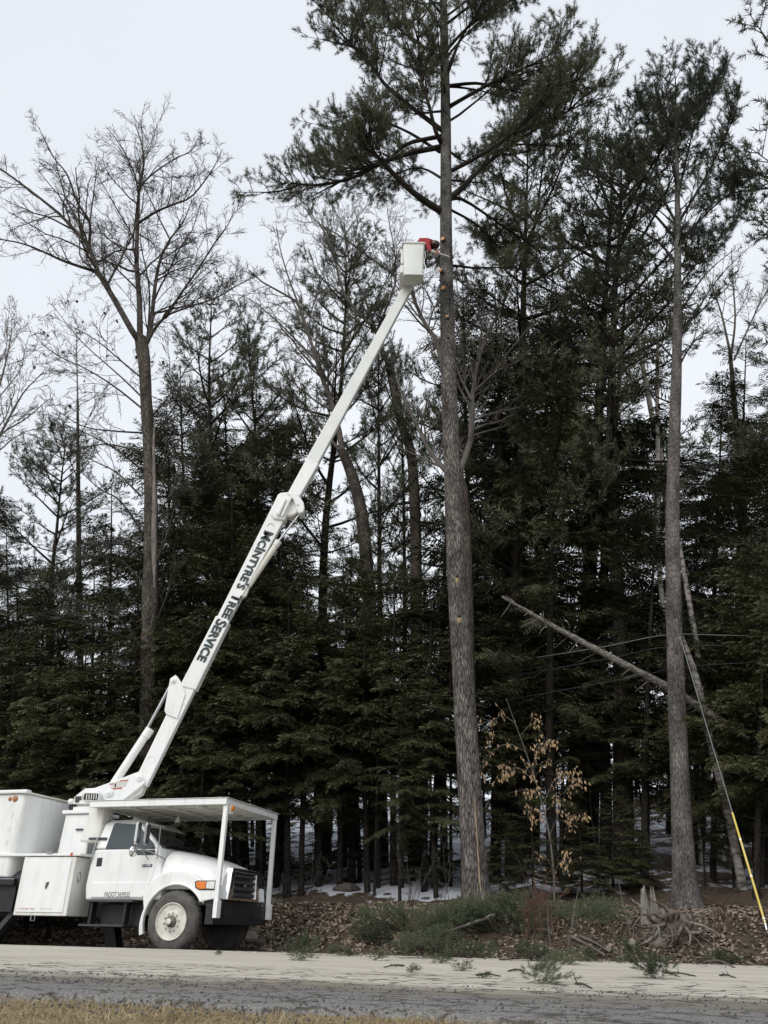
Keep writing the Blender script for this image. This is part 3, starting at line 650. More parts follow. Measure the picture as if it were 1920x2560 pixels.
# ---------------- boom, in the upright plane through turntable and pine
BY, BT = 17.40, .20                               # distance of its near face, thickness
LY = (TI.to_3x3() @ Vector((0, 1, 0)))
def bp_(pts, Y=BY): return [TI @ at(a, b, Y) for a, b in pts]
def plate(name, pts, m, parent=truck, Y=BY, th=BT, bevel=.012, seg=2, **k):
    return MB().prism(bp_(pts, Y), LY * th).build(name, m, parent, bevel=bevel, seg=seg, **k)
plate('turret', [(184, 2005), (186, 1992), (212, 1971), (236, 1970), (288, 1951), (346, 1929), (362, 1957), (352, 1966), (301, 2006)], WP, Y=BY - .10, th=BT + .20)
tur = truck.children[-1]
plate('turret_foot', [(196, 2012), (196, 2002), (300, 2002), (296, 2012)], WP, tur, Y=BY - .16, th=BT + .32)
plate('turret_underside', [(301, 2004), (354, 1964), (360, 1968), (352, 1985), (318, 2004)], 'white_dirty', tur, Y=BY - .02, th=BT + .04)
plate('control_box', [(209, 2003), (210, 1976), (243, 1976), (249, 1984), (247, 2003)], WP, tur, Y=BY - .34, th=.22, bevel=.03)
plate('vent_grille', [(208.5, 1999), (210.5, 1982.5), (246, 1983.5), (243.5, 2000)], 'black_steel', tur, Y=BY - .352, th=.03, bevel=.02)
for k in range(5): plate('vent_bar', [(215 + 6 * k, 1998), (216 + 6 * k, 1985.5), (218 + 6 * k, 1985.5), (217 + 6 * k, 1998)], 'white_dirty', tur, Y=BY - .362, th=.008, bevel=0)
plate('rotation_motor', [(184, 2010), (186, 1992), (206, 1984), (206, 2010)], 'white_dirty', tur, Y=BY - .26, th=.18, bevel=.03)
plate('motor_plate', [(187.5, 2006), (188, 1991), (203, 1990), (203, 2006)], 'grille_grey', tur, Y=BY - .268, th=.01, bevel=0)
mb_ = MB().ball(TI @ at(178, 2004, BY - .15), (.07, .07, .06), 12, 8).build('hose_reel', WP, tur, smooth='all')
for a, b in ((182, 2018),): MB().lathe([(.07, -.06), (.07, .06)], TI @ at(a, b, BY - .1), LY, 16).build('hydraulic_port', 'black_steel', tur)
for a, b, r in ((348, 1943, .045), (273, 1982, .045)):
    c_ = TI @ at(a, b, BY - .10); MB().lathe([(.03 + r, 0), (.03 + r, .03), (r * .6, .035), (r * .55, .06), (.001, .06)], c_, -LY, 16).build('pivot_pin', WP, tur, smooth=40)
for q in ([(279, 1959), (291, 1958), (289, 1971), (276, 1972)], [(288, 1955), (300, 1953.5), (298, 1967), (286, 1968)], [(301, 1950), (321, 1949), (314, 1966), (298, 1967)]):
    d_ = plate('warning_decal', q, 'decal_paper', tur, Y=BY - .104, th=.004, bevel=0)
for q in ([(300.5, 1951), (321.5, 1949.5), (321, 1952), (300, 1953.5)], [(283, 1970), (306, 1968), (305, 1971.5), (282, 1973)], [(274, 1959), (286, 1958), (285.5, 1960.5), (273.5, 1961.5)]):
    plate('decal_band', q, 'decal_red', tur, Y=BY - .108, th=.004, bevel=0)
lowb = plate('lower_boom', [(338, 1946), (454, 1706), (487, 1722), (366, 1966)], WP, bevel=.02)
for q in range(2):
    pass
plate('boom_sleeve', [(450, 1715), (454, 1705), (540, 1538), (573, 1554), (489, 1724)], WP, Y=BY - .025, th=BT + .05, bevel=.02)
plate('inner_boom', [(470, 1690), (543, 1541), (694, 1238), (726, 1236), (712, 1296), (570, 1553), (500, 1700)], WP, Y=BY + .01, th=BT - .02, bevel=.012)
br = plate('cylinder_bracket', [(424, 1702), (427, 1695), (432, 1692), (438, 1687), (444, 1692), (455, 1709), (463, 1735), (443, 1796), (415, 1785), (411, 1776)], WP, Y=BY - .03, th=.026, bevel=.006)
plate('cylinder_bracket', [(424, 1702), (427, 1695), (432, 1692), (438, 1687), (444, 1692), (455, 1709), (463, 1735), (443, 1796), (415, 1785), (411, 1776)], WP, Y=BY + BT + .004, th=.026, bevel=.006)
c_ = TI @ at(433, 1701, BY - .03); MB().lathe([(.07, 0), (.07, .02), (.035, .025), (.03, .06), (.001, .06)], c_, -LY, 16).build('bracket_pin', WP, br, smooth=40)
MBC = .5 * BT
def rod(name, a, b, r, m, Y=BY + MBC, parent=truck, k=20, cap=None):
    return MB().tube([TI @ at(*a, Y), TI @ at(*b, Y)], r, k).build(name, m, parent, smooth=40, bevel=.012 if r > .05 else 0)
rod('cylinder_rod', (433, 1701), (366, 1826), .035, 'steel')
lc = rod('lift_cylinder', (372, 1826), (283, 1962), .088, WP)
rod('cylinder_gland', (376, 1822), (362, 1843), .098, WP, parent=lc)
# elbow
elb = plate('elbow', [(684, 1260), (694, 1236), (701, 1231), (722, 1229), (729, 1240), (712, 1300), (684, 1296), (676, 1283)], WP, Y=BY - .05, th=BT + .10, bevel=.03)
plate('elbow_rib', [(689, 1283), (711, 1242), (717, 1246), (697, 1289)], WP, elb, Y=BY - .13, th=.09, bevel=.03)
plate('elbow_rib', [(714, 1260), (727, 1240), (730, 1243), (706, 1292), (702, 1288)], 'white_dirty', elb, Y=BY - .11, th=.07, bevel=.01)
c_ = TI @ at(722, 1264, BY + .02); MB().lathe([(.001, .0), (.26, 0), (.29, .03), (.29, .22), (.26, .25), (.001, .25)], c_, LY, 32).build('elbow_drum', WP, elb, smooth=40)
link_ = plate('elbow_link', [(716, 1231), (735, 1234), (750, 1242), (759, 1256), (761, 1270), (757, 1281), (750, 1285), (744, 1279), (739, 1264), (734, 1250), (727, 1241)], WP, Y=BY - .075, th=BT + .1, bevel=.02)
for a, b in ((744, 1261), (752, 1280)):
    MB().lathe([(.035, 0), (.03, .02), (.001, .022)], TI @ at(a, b, BY - .075), -LY, 12).build('link_pin', 'white_dirty', link_)
rod('cylinder_rod', (751, 1283), (690, 1361), .024, 'steel')
ec = rod('elbow_cylinder', (694, 1357), (620, 1466), .075, 'cream_paint')
rod('cylinder_gland', (697, 1353), (688, 1366), .086, 'white_dirty', parent=ec)
plate('cylinder_foot', [(606, 1476), (622, 1459), (624, 1466), (615, 1489), (602, 1497)], 'cream_paint', Y=BY + .05, th=BT - .1)
# upper boom: steel stub, then the long insulated section
plate('upper_stub', [(718, 1234), (767, 1144), (797, 1158), (749, 1240)], WP, Y=BY - .01, th=BT + .02, bevel=.02)
ub = plate('upper_boom', [(765, 1146), (1003, 722), (1014, 700), (1037, 704), (1028, 722), (795, 1158)], 'fiberglass', Y=BY + .012, th=BT - .024, bevel=.02)
for a, b in ((800, 1110), (779, 1140), (787, 1144)): MB().lathe([(.016, 0), (.001, .012)], TI @ at(a, b, BY + .012), -LY, 8).build('bolt_head', 'white_dirty', ub)
for a, b in ((498, 1673), (508, 1678), (478, 1708), (488, 1713)): MB().lathe([(.014, 0), (.001, .012)], TI @ at(a, b, BY - .025), -LY, 8).build('bolt_head', 'white_dirty', truck)
for a, b in ((455, 1770), (378, 1900), (676, 1315)):
    rg = MB(); c_ = TI @ at(a, b, BY - .0025); ux = TI.to_3x3() @ Vector((1, 0, 0))
    rg.tube([c_ + ux * .08 * math.cos(q * math.pi / 10) + Vector((0, 0, 1)) * .08 * math.sin(q * math.pi / 10) for q in range(11)], .008, 6); rg.build('weld_ring', 'white_dirty', truck)
# lettering on the boom's near face
def boom_text(s, a, b, Y, h, dx=0., name='boom_lettering', m='letter_black', bold=.012):
    A_, B_ = TI @ at(*a, Y), TI @ at(*b, Y); u = B_ - A_; ln = u.length; u.normalize()
    v = LY.cross(u); v = v if v.dot(TI.to_3x3() @ Vector((1, 0, 0))) > 0 else -v
    o0 = None
    for k, (du, dv) in enumerate(((0, 0), (.008, 0), (-.008, 0), (0, .008), (0, -.008)) if m == 'letter_black' else ((0, 0),)):
        M = frame(A_ + u * (dx + du) + v * (dv + .03) - LY * .0008 * k, u, v)
        o_ = text_obj(name, s, m, truck, M, ln, h, bold=bold, small=True, space=1.02)
        if o0 is None: o0 = o_
        else:
            b_ = bmesh.new(); b_.from_mesh(o0.data); b_.from_mesh(o_.data); b_.to_mesh(o0.data); b_.free(); bpy.data.objects.remove(o_)
    return o0
for s_, a, b, Y, h in (("McIntyre's", (659, 1325), (588, 1467), BY + .01 - .004, .245), ('Tree', (581, 1481), (551, 1541), BY + .01 - .004, .225), ('Service', (541, 1545), (489, 1647), BY - .025 - .004, .25)):
    a2, b2 = (a[0] - 2.5, a[1] + 2), (b[0] - 2.5, b[1] + 2)
    boom_text(s_, a2, b2, Y + .002, h, name='lettering_shadow', m='letter_teal')
    boom_text(s_, a, b, Y - .002, h)
# bucket at the near side of the boom tip
YN = 16.72
z0 = at(1033, 684, YN).z
def bz(px, y, z=None): return TI @ at(px, y, YN)
YF = dist_at_height(1031, 713, z0)
bl, br_, tl, trr = at(1009, 684, YN), at(1058, 684, YN), at(1006, 606, YN), at(1064, 607, YN)
dpt = YF - YN
bk = MB()
def brect(xl, xr, y0, y1, z, r=.07):
    o_ = []
    for cx, cy, a0 in ((xr - r, y0 + r, -90), (xr - r, y1 - r, 0), (xl + r, y1 - r, 90), (xl + r, y0 + r, 180)):
        for q in range(5):
            a = math.radians(a0 + q * 22.5); o_.append(TI @ Vector((cx + r * math.cos(a), cy + r * math.sin(a), z)))
    return o_
ztop = tl.z
outer = [brect(bl.x, br_.x, YN + .03, YF - .02, z0), brect(tl.x + .02, trr.x - .02, YN, YF + .04, ztop - .06)]
lip = [brect(tl.x - .015, trr.x + .015, YN - .03, YF + .07, ztop - .035), brect(tl.x - .015, trr.x + .015, YN - .035, YF + .075, ztop)]
inner = [brect(tl.x + .05, trr.x - .05, YN + .03, YF + .01, ztop), brect(bl.x + .06, br_.x - .06, YN + .07, YF - .06, z0 + .06)]
bk.loft(outer + lip + inner)
bucket = bk.build('bucket', 'fiberglass', truck, smooth=35)
# fittings on the bucket's left and right
BX0, BX1 = bl.x, br_.x
MB().box((0, 0, 0), (.001, .001, .001))
def wbox(name, a, b, m, parent, bevel=.01):
    q = MB().box(a, b); q.v = [tuple(TI @ Vector(v)) for v in q.v]; return q.build(name, m, parent, bevel=bevel)
wbox('bucket_mount', (BX0 - .10, YF - .30, z0 + .18), (BX0 + .02, YF + .35, z0 + .48), 'fiberglass', bucket, .03)
wbox('bucket_step', (BX0 - .08, YN + .12, z0 + .50), (BX0 - .015, YN + .42, z0 + .78), 'white_dirty', bucket, .02)
wbox('control_panel', (BX0 - .07, YF - .25, z0 + .78), (BX0 + .0, YF + .02, ztop - .03), 'cream_paint', bucket, .02)
wbox('tip_pivot', (BX0 + .02, YF + .01, z0 + .12), (BX0 + .40, YF + .16, z0 + .45), 'fiberglass', bucket, .03)
hs = MB(); hs.tube([TI @ Vector((trr.x - .02 + .02 * math.sin(q), YN + .05, ztop - .30 - .08 * q)) for q in range(9)] + [TI @ Vector((BX1 - .02, YN + .08, z0 + .12))], .012, 6); hs.build('saw_lanyard', 'steel', bucket)
wbox('tool_holder', (trr.x - .02, YN + .15, ztop - .50), (trr.x + .05, YN + .40, ztop - .15), 'dark_plastic', bucket, .03)
# ------------------------------------------------------------------ trees: growing
RNG = np.random.default_rng(11); PR = random.Random(5)
def unit(v):
    n = np.linalg.norm(v); return v / n if n > 1e-9 else np.array([0., 0, 1])
def tubes_np(lines, sides=None):
    """lines: (points (n,3), radii (n)) -> one tri/quad soup of tapered tubes"""
    Vs, Fs, base = [], [], 0
    for P_, R_ in lines:
        P_ = np.asarray(P_, float); R_ = np.asarray(R_, float); n = len(P_)
        k = sides or (9 if R_[0] > .09 else 5 if R_[0] > .03 else 3)
        T_ = np.empty_like(P_); T_[1:-1] = P_[2:] - P_[:-2]; T_[0] = P_[1] - P_[0]; T_[-1] = P_[-1] - P_[-2]
        T_ /= np.maximum(np.linalg.norm(T_, axis=1, keepdims=True), 1e-9)
        ref = np.array([0., 0, 1]) if abs(T_[:, 2]).mean() < .8 else np.array([1., 0, 0])
        U = np.cross(T_, ref); U /= np.maximum(np.linalg.norm(U, axis=1, keepdims=True), 1e-9); W_ = np.cross(T_, U)
        a = np.arange(k) * 2 * np.pi / k
        ring = P_[:, None] + R_[:, None, None] * (U[:, None] * np.cos(a)[None, :, None] + W_[:, None] * np.sin(a)[None, :, None])
        Vs.append(ring.reshape(-1, 3)); i, j = np.meshgrid(np.arange(n - 1), np.arange(k), indexing='ij'); j2 = (j + 1) % k
        Fs.append(np.stack([i * k + j, i * k + j2, (i + 1) * k + j2, (i + 1) * k + j], -1).reshape(-1, 4) + base); base += n * k
    return np.concatenate(Vs), np.concatenate(Fs)
def place(tmplV, tmplF, pos, dirs, scale, ups=None):
    """copies of a small template whose axis is +Z, pointing along dirs"""
    n = len(pos); pos = np.asarray(pos); d = np.asarray(dirs); d = d / np.maximum(np.linalg.norm(d, axis=1, keepdims=True), 1e-9)
    r = RNG.normal(size=(n, 3)) if ups is None else np.asarray(ups)
    x = np.cross(r, d); x /= np.maximum(np.linalg.norm(x, axis=1, keepdims=True), 1e-9); y = np.cross(d, x)
    s = np.asarray(scale)[:, None, None]
    V = pos[:, None] + s * (tmplV[None, :, 0:1] * x[:, None] + tmplV[None, :, 1:2] * y[:, None] + tmplV[None, :, 2:3] * d[:, None])
    Fc = tmplF[None] + (np.arange(n) * len(tmplV))[:, None, None]
    return V.reshape(-1, 3), Fc.reshape(-1, tmplF.shape[1])
def needle_tuft(n=32, L_=.135, w=.0135, body=.17):
    r = np.random.default_rng(3); V, Fc = [], []
    for i in range(n):
        f = i / (n - 1); z = body * f; a = i * 2.4 + r.normal(0, .3); el = math.radians(82 - 52 * f + r.normal(0, 12))
        o = np.array([0, 0, z]); d = np.array([math.cos(a) * math.sin(el), math.sin(a) * math.sin(el), math.cos(el)]); sd = unit(np.cross(d, r.normal(size=3)))
        ln = L_ * r.uniform(.75, 1.15); k = len(V)
        V += [o - sd * w * .5, o + sd * w * .5, o + d * ln]; Fc.append((k, k + 1, k + 2))
    k = len(V); V += [np.array([-.008, 0, -.06]), np.array([.008, 0, -.06]), np.array([0, 0, body])]; Fc.append((k, k + 1, k + 2))
    return np.array(V), np.array(Fc)
def spray_tmpl(n=9, L_=.5, w=.26):
    """flat feathery spray along +Z lying in the XZ plane, tip drooping towards -Y"""
    r = np.random.default_rng(8); V, Fc = [], []
    dr = lambda z: -.22 * (z / L_) ** 2 * L_
    for i in range(n):
        f = (i + .5) / n; z = f * L_; ln = w * (1 - f) ** .7 * (.6 + .4 * min(1, f * 5)) + .03
        for sg in (-1, 1):
            ang = math.radians(48 + r.normal(0, 8)); o = np.array([0, dr(z), z]); t = np.array([sg * math.sin(ang) * ln, dr(z + ln * .7) - .05 * r.random(), z + math.cos(ang) * ln])
            p = np.array([0, 0, 1.]) * (L_ / n * .36); k = len(V); mid = (o + t) * .5 + np.array([0, .02 * r.normal(), 0])
            V += [o, mid + p * .9, t, mid - p * .5]; Fc += [(k, k + 1, k + 2), (k, k + 2, k + 3)]
    k = len(V); V += [np.array([-.006, 0, 0]), np.array([.006, 0, 0]), np.array([0, dr(L_), L_ * 1.04])]; Fc.append((k, k + 1, k + 2))
    return np.array(V), np.array(Fc)
TUFT = needle_tuft(); TUFT_L = needle_tuft(15, .16, .026, .18); SPRAY = spray_tmpl(); SPRAY_L = spray_tmpl(6, .5, .27)

def wander(p, d, ln, n, wig, up, rng=RNG):
    """bending line"""
    out = [np.array(p, float)]; d = unit(np.array(d, float)); st_ = ln / (n - 1)
    for i in range(n - 1):
        d = unit(d + rng.normal(0, wig, 3) + np.array([0, 0, up])); out.append(out[-1] + d * st_)
    return np.array(out)
def along(P_, f):
    x = f * (len(P_) - 1); i = min(int(x), len(P_) - 2); return P_[i] + (P_[i + 1] - P_[i]) * (x - i), unit(P_[i + 1] - P_[i])
def smooth_line(pts, n):
    """Catmull-Rom through measured points"""
    P_ = np.array([tuple(p) for p in pts], float); m = len(P_)
    if m < 3: return np.linspace(P_[0], P_[-1], n)
    Q = np.vstack([2 * P_[0] - P_[1], P_, 2 * P_[-1] - P_[-2]]); out = []
    for x in np.linspace(0, m - 1 - 1e-6, n):
        i = int(x); t = x - i; a, b, c, d = Q[i:i + 4]
        out.append(.5 * (2 * b + (c - a) * t + (2 * a - 5 * b + 4 * c - d) * t * t + (3 * b - a - 3 * c + d) * t ** 3))
    return np.array(out)
def side_dir(d, ang, az=None, flat=0.):
    az = RNG.uniform(0, 2 * np.pi) if az is None else az
    u = unit(np.cross(d, [0, 0, 1.]) if abs(d[2]) < .95 else np.cross(d, [1., 0, 0])); w = np.cross(u, d)
    s = u * math.cos(az) + w * math.sin(az) * (1 - flat); return unit(d * math.cos(ang) + unit(s) * math.sin(ang))
def bare(lines, P_, r0, r1, level, maxl, up=.05, dens=1., ratio=.55, ang=(.5, 1.0), wig=.13, start=.25, minr=.0065, flat=0.):
    """grow twigs from a limb"""
    R_ = np.linspace(r0, r1, len(P_)) if level else np.linspace(r0, r1, len(P_))
    lines.append((P_, np.maximum(R_, minr * .7)))
    if level >= maxl: return
    ln = np.linalg.norm(np.diff(P_, axis=0), axis=1).sum()
    nk = max(2, int(dens * (2.2 + ln * (1.1, 1.5, 2.2, 3.2, 4.)[min(level, 4)])))
    nk = min(nk, 22)
    for i in range(nk):
        f = start + (1 - start) * (i + RNG.random()) / nk; f = min(f, .985); p, d = along(P_, f)
        cl = ln * ratio * (1.12 - .80 * f) * RNG.uniform(.55, 1.15); cl = max(cl, .18); cr = max(minr, (r0 + (r1 - r0) * f) * RNG.uniform(.42, .62))
        dd = side_dir(d, RNG.uniform(*ang), None, flat)
        C = wander(p, dd, cl, max(3, min(8, int(cl / .22) + 2)), wig, up)
        bare(lines, C, cr, max(minr * .6, cr * .3), level + 1, maxl, up, dens, ratio, ang, wig, .2, minr, flat)

def pine_limb(lines, tufts, P_, r0, twig_len=.95, step=.22, start=.3, tuft=1., dens=1., lift=.25, tr=.016):
    """limb with side twigs carrying needle tufts"""
    ln = np.linalg.norm(np.diff(P_, axis=0), axis=1).sum(); lines.append((P_, np.maximum(r0 * (1 - np.linspace(0, 1, len(P_)) * .88), tr * .5)))
    n = max(4, int(ln * (1 - start) / step * dens))
    for i in range(n):
        f = start + (1 - start) * (i + RNG.random()) / n; f = min(f, .99); p, d = along(P_, f); sg = 1 if i % 2 else -1
        tl = twig_len * (.35 + .65 * min(1, (1 - f) * 2.2 + .25)) * RNG.uniform(.6, 1.2)
        h = unit(np.cross(d, [0, 0, 1.])) * sg
        td = unit(d * RNG.uniform(.35, .95) + h * RNG.uniform(.25, 1.) + np.array([0, 0, lift + RNG.normal(0, .22)]))
        Q = wander(p, td, tl, 4, .10, .09); lines.append((Q, np.linspace(tr, tr * .4, 4)))
        k = max(3, int(tl / .105))
        for j in range(k):
            g = .25 + .75 * (j + .5) / k; q, e = along(Q, g)
            e2 = unit(e * .8 + RNG.normal(0, .42, 3) + np.array([0, 0, .22])); q2 = q + e2 * RNG.uniform(.03, .22)
            tufts.append((q2, e2, RNG.uniform(.75, 1.25) * tuft))
    q, e = along(P_, .995); tufts.append((q, e, 1.2 * tuft))
def finish(root, lines, tufts, bark_m, leaf_m, tmpl, parts=('limbs', 'crown')):
    o1 = o2 = None
    if lines:
        V, Fc = tubes_np(lines); o1 = npmesh(parts[0], V, Fc, bark_m, root, True)
    if tufts:
        V, Fc = place(*tmpl, [t[0] for t in tufts], [t[1] for t in tufts], [t[2] for t in tufts], [t[3] for t in tufts] if len(tufts[0]) > 3 else None)
        o2 = npmesh(parts[1], V, Fc, leaf_m, root)
    return o1, o2
def trunk_obj(root, P_, R_, m, k=20, rough=.04, name='trunk', flare=0., lobes=5):
    """round trunk with an uneven surface and root flare"""
    V = []; n = len(P_); ph = PR.random() * 9
    for i in range(n):
        for j in range(k):
            a = 2 * math.pi * j / k; h = P_[i][2] - P_[0][2]
            r = R_[i] * (1 + rough * mnoise.noise(Vector((math.cos(a) * 2.2 + ph, math.sin(a) * 2.2, P_[i][2] * 1.1))) + rough * .6 * mnoise.noise(Vector((math.cos(a) * 6, math.sin(a) * 6 + ph, P_[i][2] * 3))))
            if flare: r += flare * math.exp(-h / .35) * (.45 + .55 * max(0, math.cos(lobes * a + ph)))
            V.append((P_[i][0] + r * math.cos(a), P_[i][1] + r * math.sin(a), P_[i][2]))
    Fc = [(i * k + j, i * k + (j + 1) % k, (i + 1) * k + (j + 1) % k, (i + 1) * k + j) for i in range(n - 1) for j in range(k)]
    return npmesh(name, V, Fc, m, root, True)
def lpx(seq, Y, dY=0.):
    """measured limb: photo points, distance drifting from Y to Y + dY"""
    n = len(seq); return [at(a, b, Y + dY * i / max(1, n - 1)) for i, (a, b) in enumerate(seq)]
def tree_root(name, base, label, cat='tree', group=None):
    r = empty(name, tuple(base)); tag(r, label, cat, group); return r
def rel(P_, base): return np.asarray([tuple(p) for p in P_]) - np.array(tuple(base))
def px_r(wpx, p):
    """trunk radius in metres for a width of wpx photo pixels at point p"""
    q = CM.transposed() @ (Vector(p) - Vector((0, 0, HC))); return .5 * wpx * (-q.z) / F_PX

# ---------------- the pine being taken down
Y0 = 18.0
tr_px = [(1192, 2282, 76), (1187, 2180, 64), (1178, 2030, 60), (1169, 1880, 57), (1158, 1700, 54), (1148, 1540, 51), (1138, 1350, 46), (1131, 1180, 42), (1124, 1000, 39), (1119, 830, 36), (1116, 690, 33), (1115, 560, 30), (1115, 420, 28), (1114, 280, 25), (1111, 120, 21), (1107, -60, 17), (1103, -240, 12), (1100, -420, 5)]
pts = [at(a, b, Y0) for a, b, w in tr_px]; base = Vector((pts[0].x, pts[0].y, gz(pts[0].x, pts[0].y) - .12))
pine = tree_root('white_pine', base, 'tall white pine with bare lower trunk, freshly cut stubs and the worker beside it', 'tree')
n = 70; P_ = rel(smooth_line([base] + pts[1:], n), base); R_ = np.interp(np.linspace(0, 1, n), np.linspace(0, 1, len(pts)), [px_r(w, p) for (a, b, w), p in zip(tr_px, pts)])
trunk_obj(pine, P_[:38], R_[:38], 'pine_bark', 40, .045, flare=.10)
t2 = trunk_obj(pine, P_[37:], R_[37:], 'smooth_pine_bark', 24, .03, 'upper_trunk')
def trunk_at(z):
    i = int(np.clip(np.searchsorted(P_[:, 2], z - base.z), 1, n - 1)); f = (z - base.z - P_[i - 1, 2]) / (P_[i, 2] - P_[i - 1, 2]); return P_[i - 1] + (P_[i] - P_[i - 1]) * f, R_[i - 1] + (R_[i] - R_[i - 1]) * f
# cut stubs, pale wood at the end
for a, b, r, dx, dy, dz, ln, fresh in ((1104, 611, .07, -.45, -.85, .0, .08, 1), (1103, 690, .07, -.62, -.75, .12, .11, 1), (1108, 735, .075, -.45, -.9, .05, .09, 1), (1116, 808, .05, -.1, -1, .25, .08, 1), (1117, 856, .045, -.05, -1, .1, .05, 0), (1103, 705, .02, -1, -.3, .1, .06, 0), (1103, 718, .02, -1, -.3, .1, .06, 0)):
    z = at(a, b, Y0).z; c, rt = trunk_at(z); d = Vector((dx, dy, dz)).normalized(); h = Vector((dx, dy, 0)).normalized(); c = Vector(c) + h * rt * .82
    stb = MB().tube([c, c + d * (ln + .03)], [r * 1.25, r], 14).build('branch_stub', 'smooth_pine_bark', pine, smooth=40)
    if fresh: MB().lathe([(r * .93, 0), (r * .93, .006), (.001, .008)], c + d * (ln + .03), d, 16).build('cut_face', 'cut_wood', stb)
# woodpecker holes and bare streaks
for a, b, r in ((1141, 1450, .036), (1150, 1548, .042)):
    z = at(a, b, Y0).z; c, rt = trunk_at(z); c = Vector(c) + Vector((-.12, -1, 0)).normalized() * (rt * .985)
    q = MB().ball((0, 0, 0), (r * 1.3, .03, r * 2.6), 12, 8).build('bare_wood_patch', 'scar_wood', pine, smooth='all'); q.location = c + Vector((0, .01, -.10))
    q = MB().ball((0, 0, 0), (r * 1.0, .04, r * 1.4), 12, 8).build('woodpecker_hole', 'black_steel', pine, smooth='all'); q.location = c + Vector((0, -.006, 0))
sc_ = []
for a, b, w in ((1176, 1995, .5), (1180, 2060, .9), (1186, 2130, .7), (1189, 2200, 1.), (1191, 2250, .6)):
    c, rt = trunk_at(at(a, b, Y0).z); sc_.append((np.array(c) + np.array([.22, -.975, 0]) * rt * 1.0, w))
V, Fc = tubes_np([(smooth_line([q[0] for q in sc_], 24), np.interp(np.linspace(0, 4, 24), range(5), [.012 * q[1] + .006 for q in sc_]) * RNG.uniform(.6, 1.3, 24))], 6); npmesh('bark_scar', V, Fc, 'scar_wood', pine, True)
limbs = [  # photo points, drift in distance, radius
    ([(1108, 532), (1028, 477), (956, 405), (930, 372), (915, 330)], -1.5, .12), ([(1108, 366), (1023, 383), (951, 408), (884, 444), (800, 462), (745, 460), (715, 452)], -.6, .10),
    ([(1105, 341), (1017, 360), (973, 397), (900, 420), (830, 415), (775, 405)], 1.2, .085), ([(1100, 380), (1020, 330), (940, 300), (880, 310), (840, 330)], 2.0, .06),
    ([(1120, 500), (1160, 465), (1195, 427), (1250, 383), (1333, 327), (1444, 266), (1525, 240)], .8, .11), ([(1120, 430), (1180, 400), (1260, 350), (1330, 290), (1400, 215), (1470, 195)], -1.4, .08),
    ([(1118, 270), (1142, 255), (1222, 211), (1300, 175), (1378, 133), (1440, 60)], -1., .09), ([(1116, 215), (1195, 208), (1270, 225), (1350, 238), (1420, 230)], 1.5, .07),
    ([(1110, 330), (978, 227), (917, 150), (834, 61), (808, -10)], -.6, .09), ([(1108, 365), (1090, 330), (1072, 260), (1050, 177), (1045, 55), (1030, -60)], -1.6, .09),
    ([(1119, 500), (1160, 500), (1250, 560), (1317, 604), (1380, 650)], 1.6, .07), ([(1119, 520), (1190, 560), (1240, 610), (1280, 640)], 2.2, .05),
    ([(1108, 150), (1020, 90), (940, 20), (870, -60)], .8, .07), ([(1112, 130), (1180, 60), (1280, 0), (1400, -60)], .5, .07), ([(1113, 200), (1150, 100), (1200, 20), (1240, -80)], -2., .07),
    ([(1112, 450), (1050, 420), (980, 440), (930, 490)], 2.6, .05), ([(1116, 60), (1180, 10), (1260, -60), (1330, -130)], -1.5, .06), ([(1108, 40), (1040, -40), (960, -120)], -1.2, .06)]
tufts = []
for k, (seq, dY, r) in enumerate(limbs):
    lines = []; Q = rel(smooth_line(lpx(seq, Y0, dY), 14), base); ln = np.linalg.norm(np.diff(Q, axis=0), axis=1).sum()
    pine_limb(lines, tufts, Q, r, 1.2, .14, .32, 1.05, 1.15)
    nb = int(ln * 1.7)
    for i in range(nb):                              # forks of the limb
        f = RNG.uniform(.35, .85); p, d = along(Q, f); dd = side_dir(d, RNG.uniform(.4, .9), None, .4); dd = unit(dd + np.array([0, 0, .45]))
        C = wander(p, dd, ln * RNG.uniform(.18, .36), 6, .08, .06); pine_limb(lines, tufts, C, r * .4, .8, .2, .25, 1.0)
    V, Fc = tubes_np(lines); npmesh('branch', V, Fc, 'dark_bark', pine, True)
lines = []
for i in range(34):                                  # limbs towards and away from the road, and the top
    f = .60 + .39 * i / 33; p, d = along(P_, f); az = i * 2.4 + RNG.normal(0, .3)
    if f < .74 and math.sin(az) < .2: continue
    Lb = (3.6 if f < .8 else 3.8 * (1.04 - f) / .24 + .4) * RNG.uniform(.7, 1.1); el = .25 + 1.5 * max(0, f - .6)
    C = wander(p, (math.cos(az), math.sin(az), el), Lb, 8, .07, .05); pine_limb(lines, tufts, C, .05, .95, .2, .3, 1.0)
V, Fc = tubes_np(lines); tag(npmesh('small_branches', V, Fc, 'dark_bark', pine, True), kind='stuff')
V, Fc = place(*TUFT, [t[0] for t in tufts], [t[1] for t in tufts], [t[2] for t in tufts]); npmesh('crown', V, Fc, 'white_pine_needles', pine)

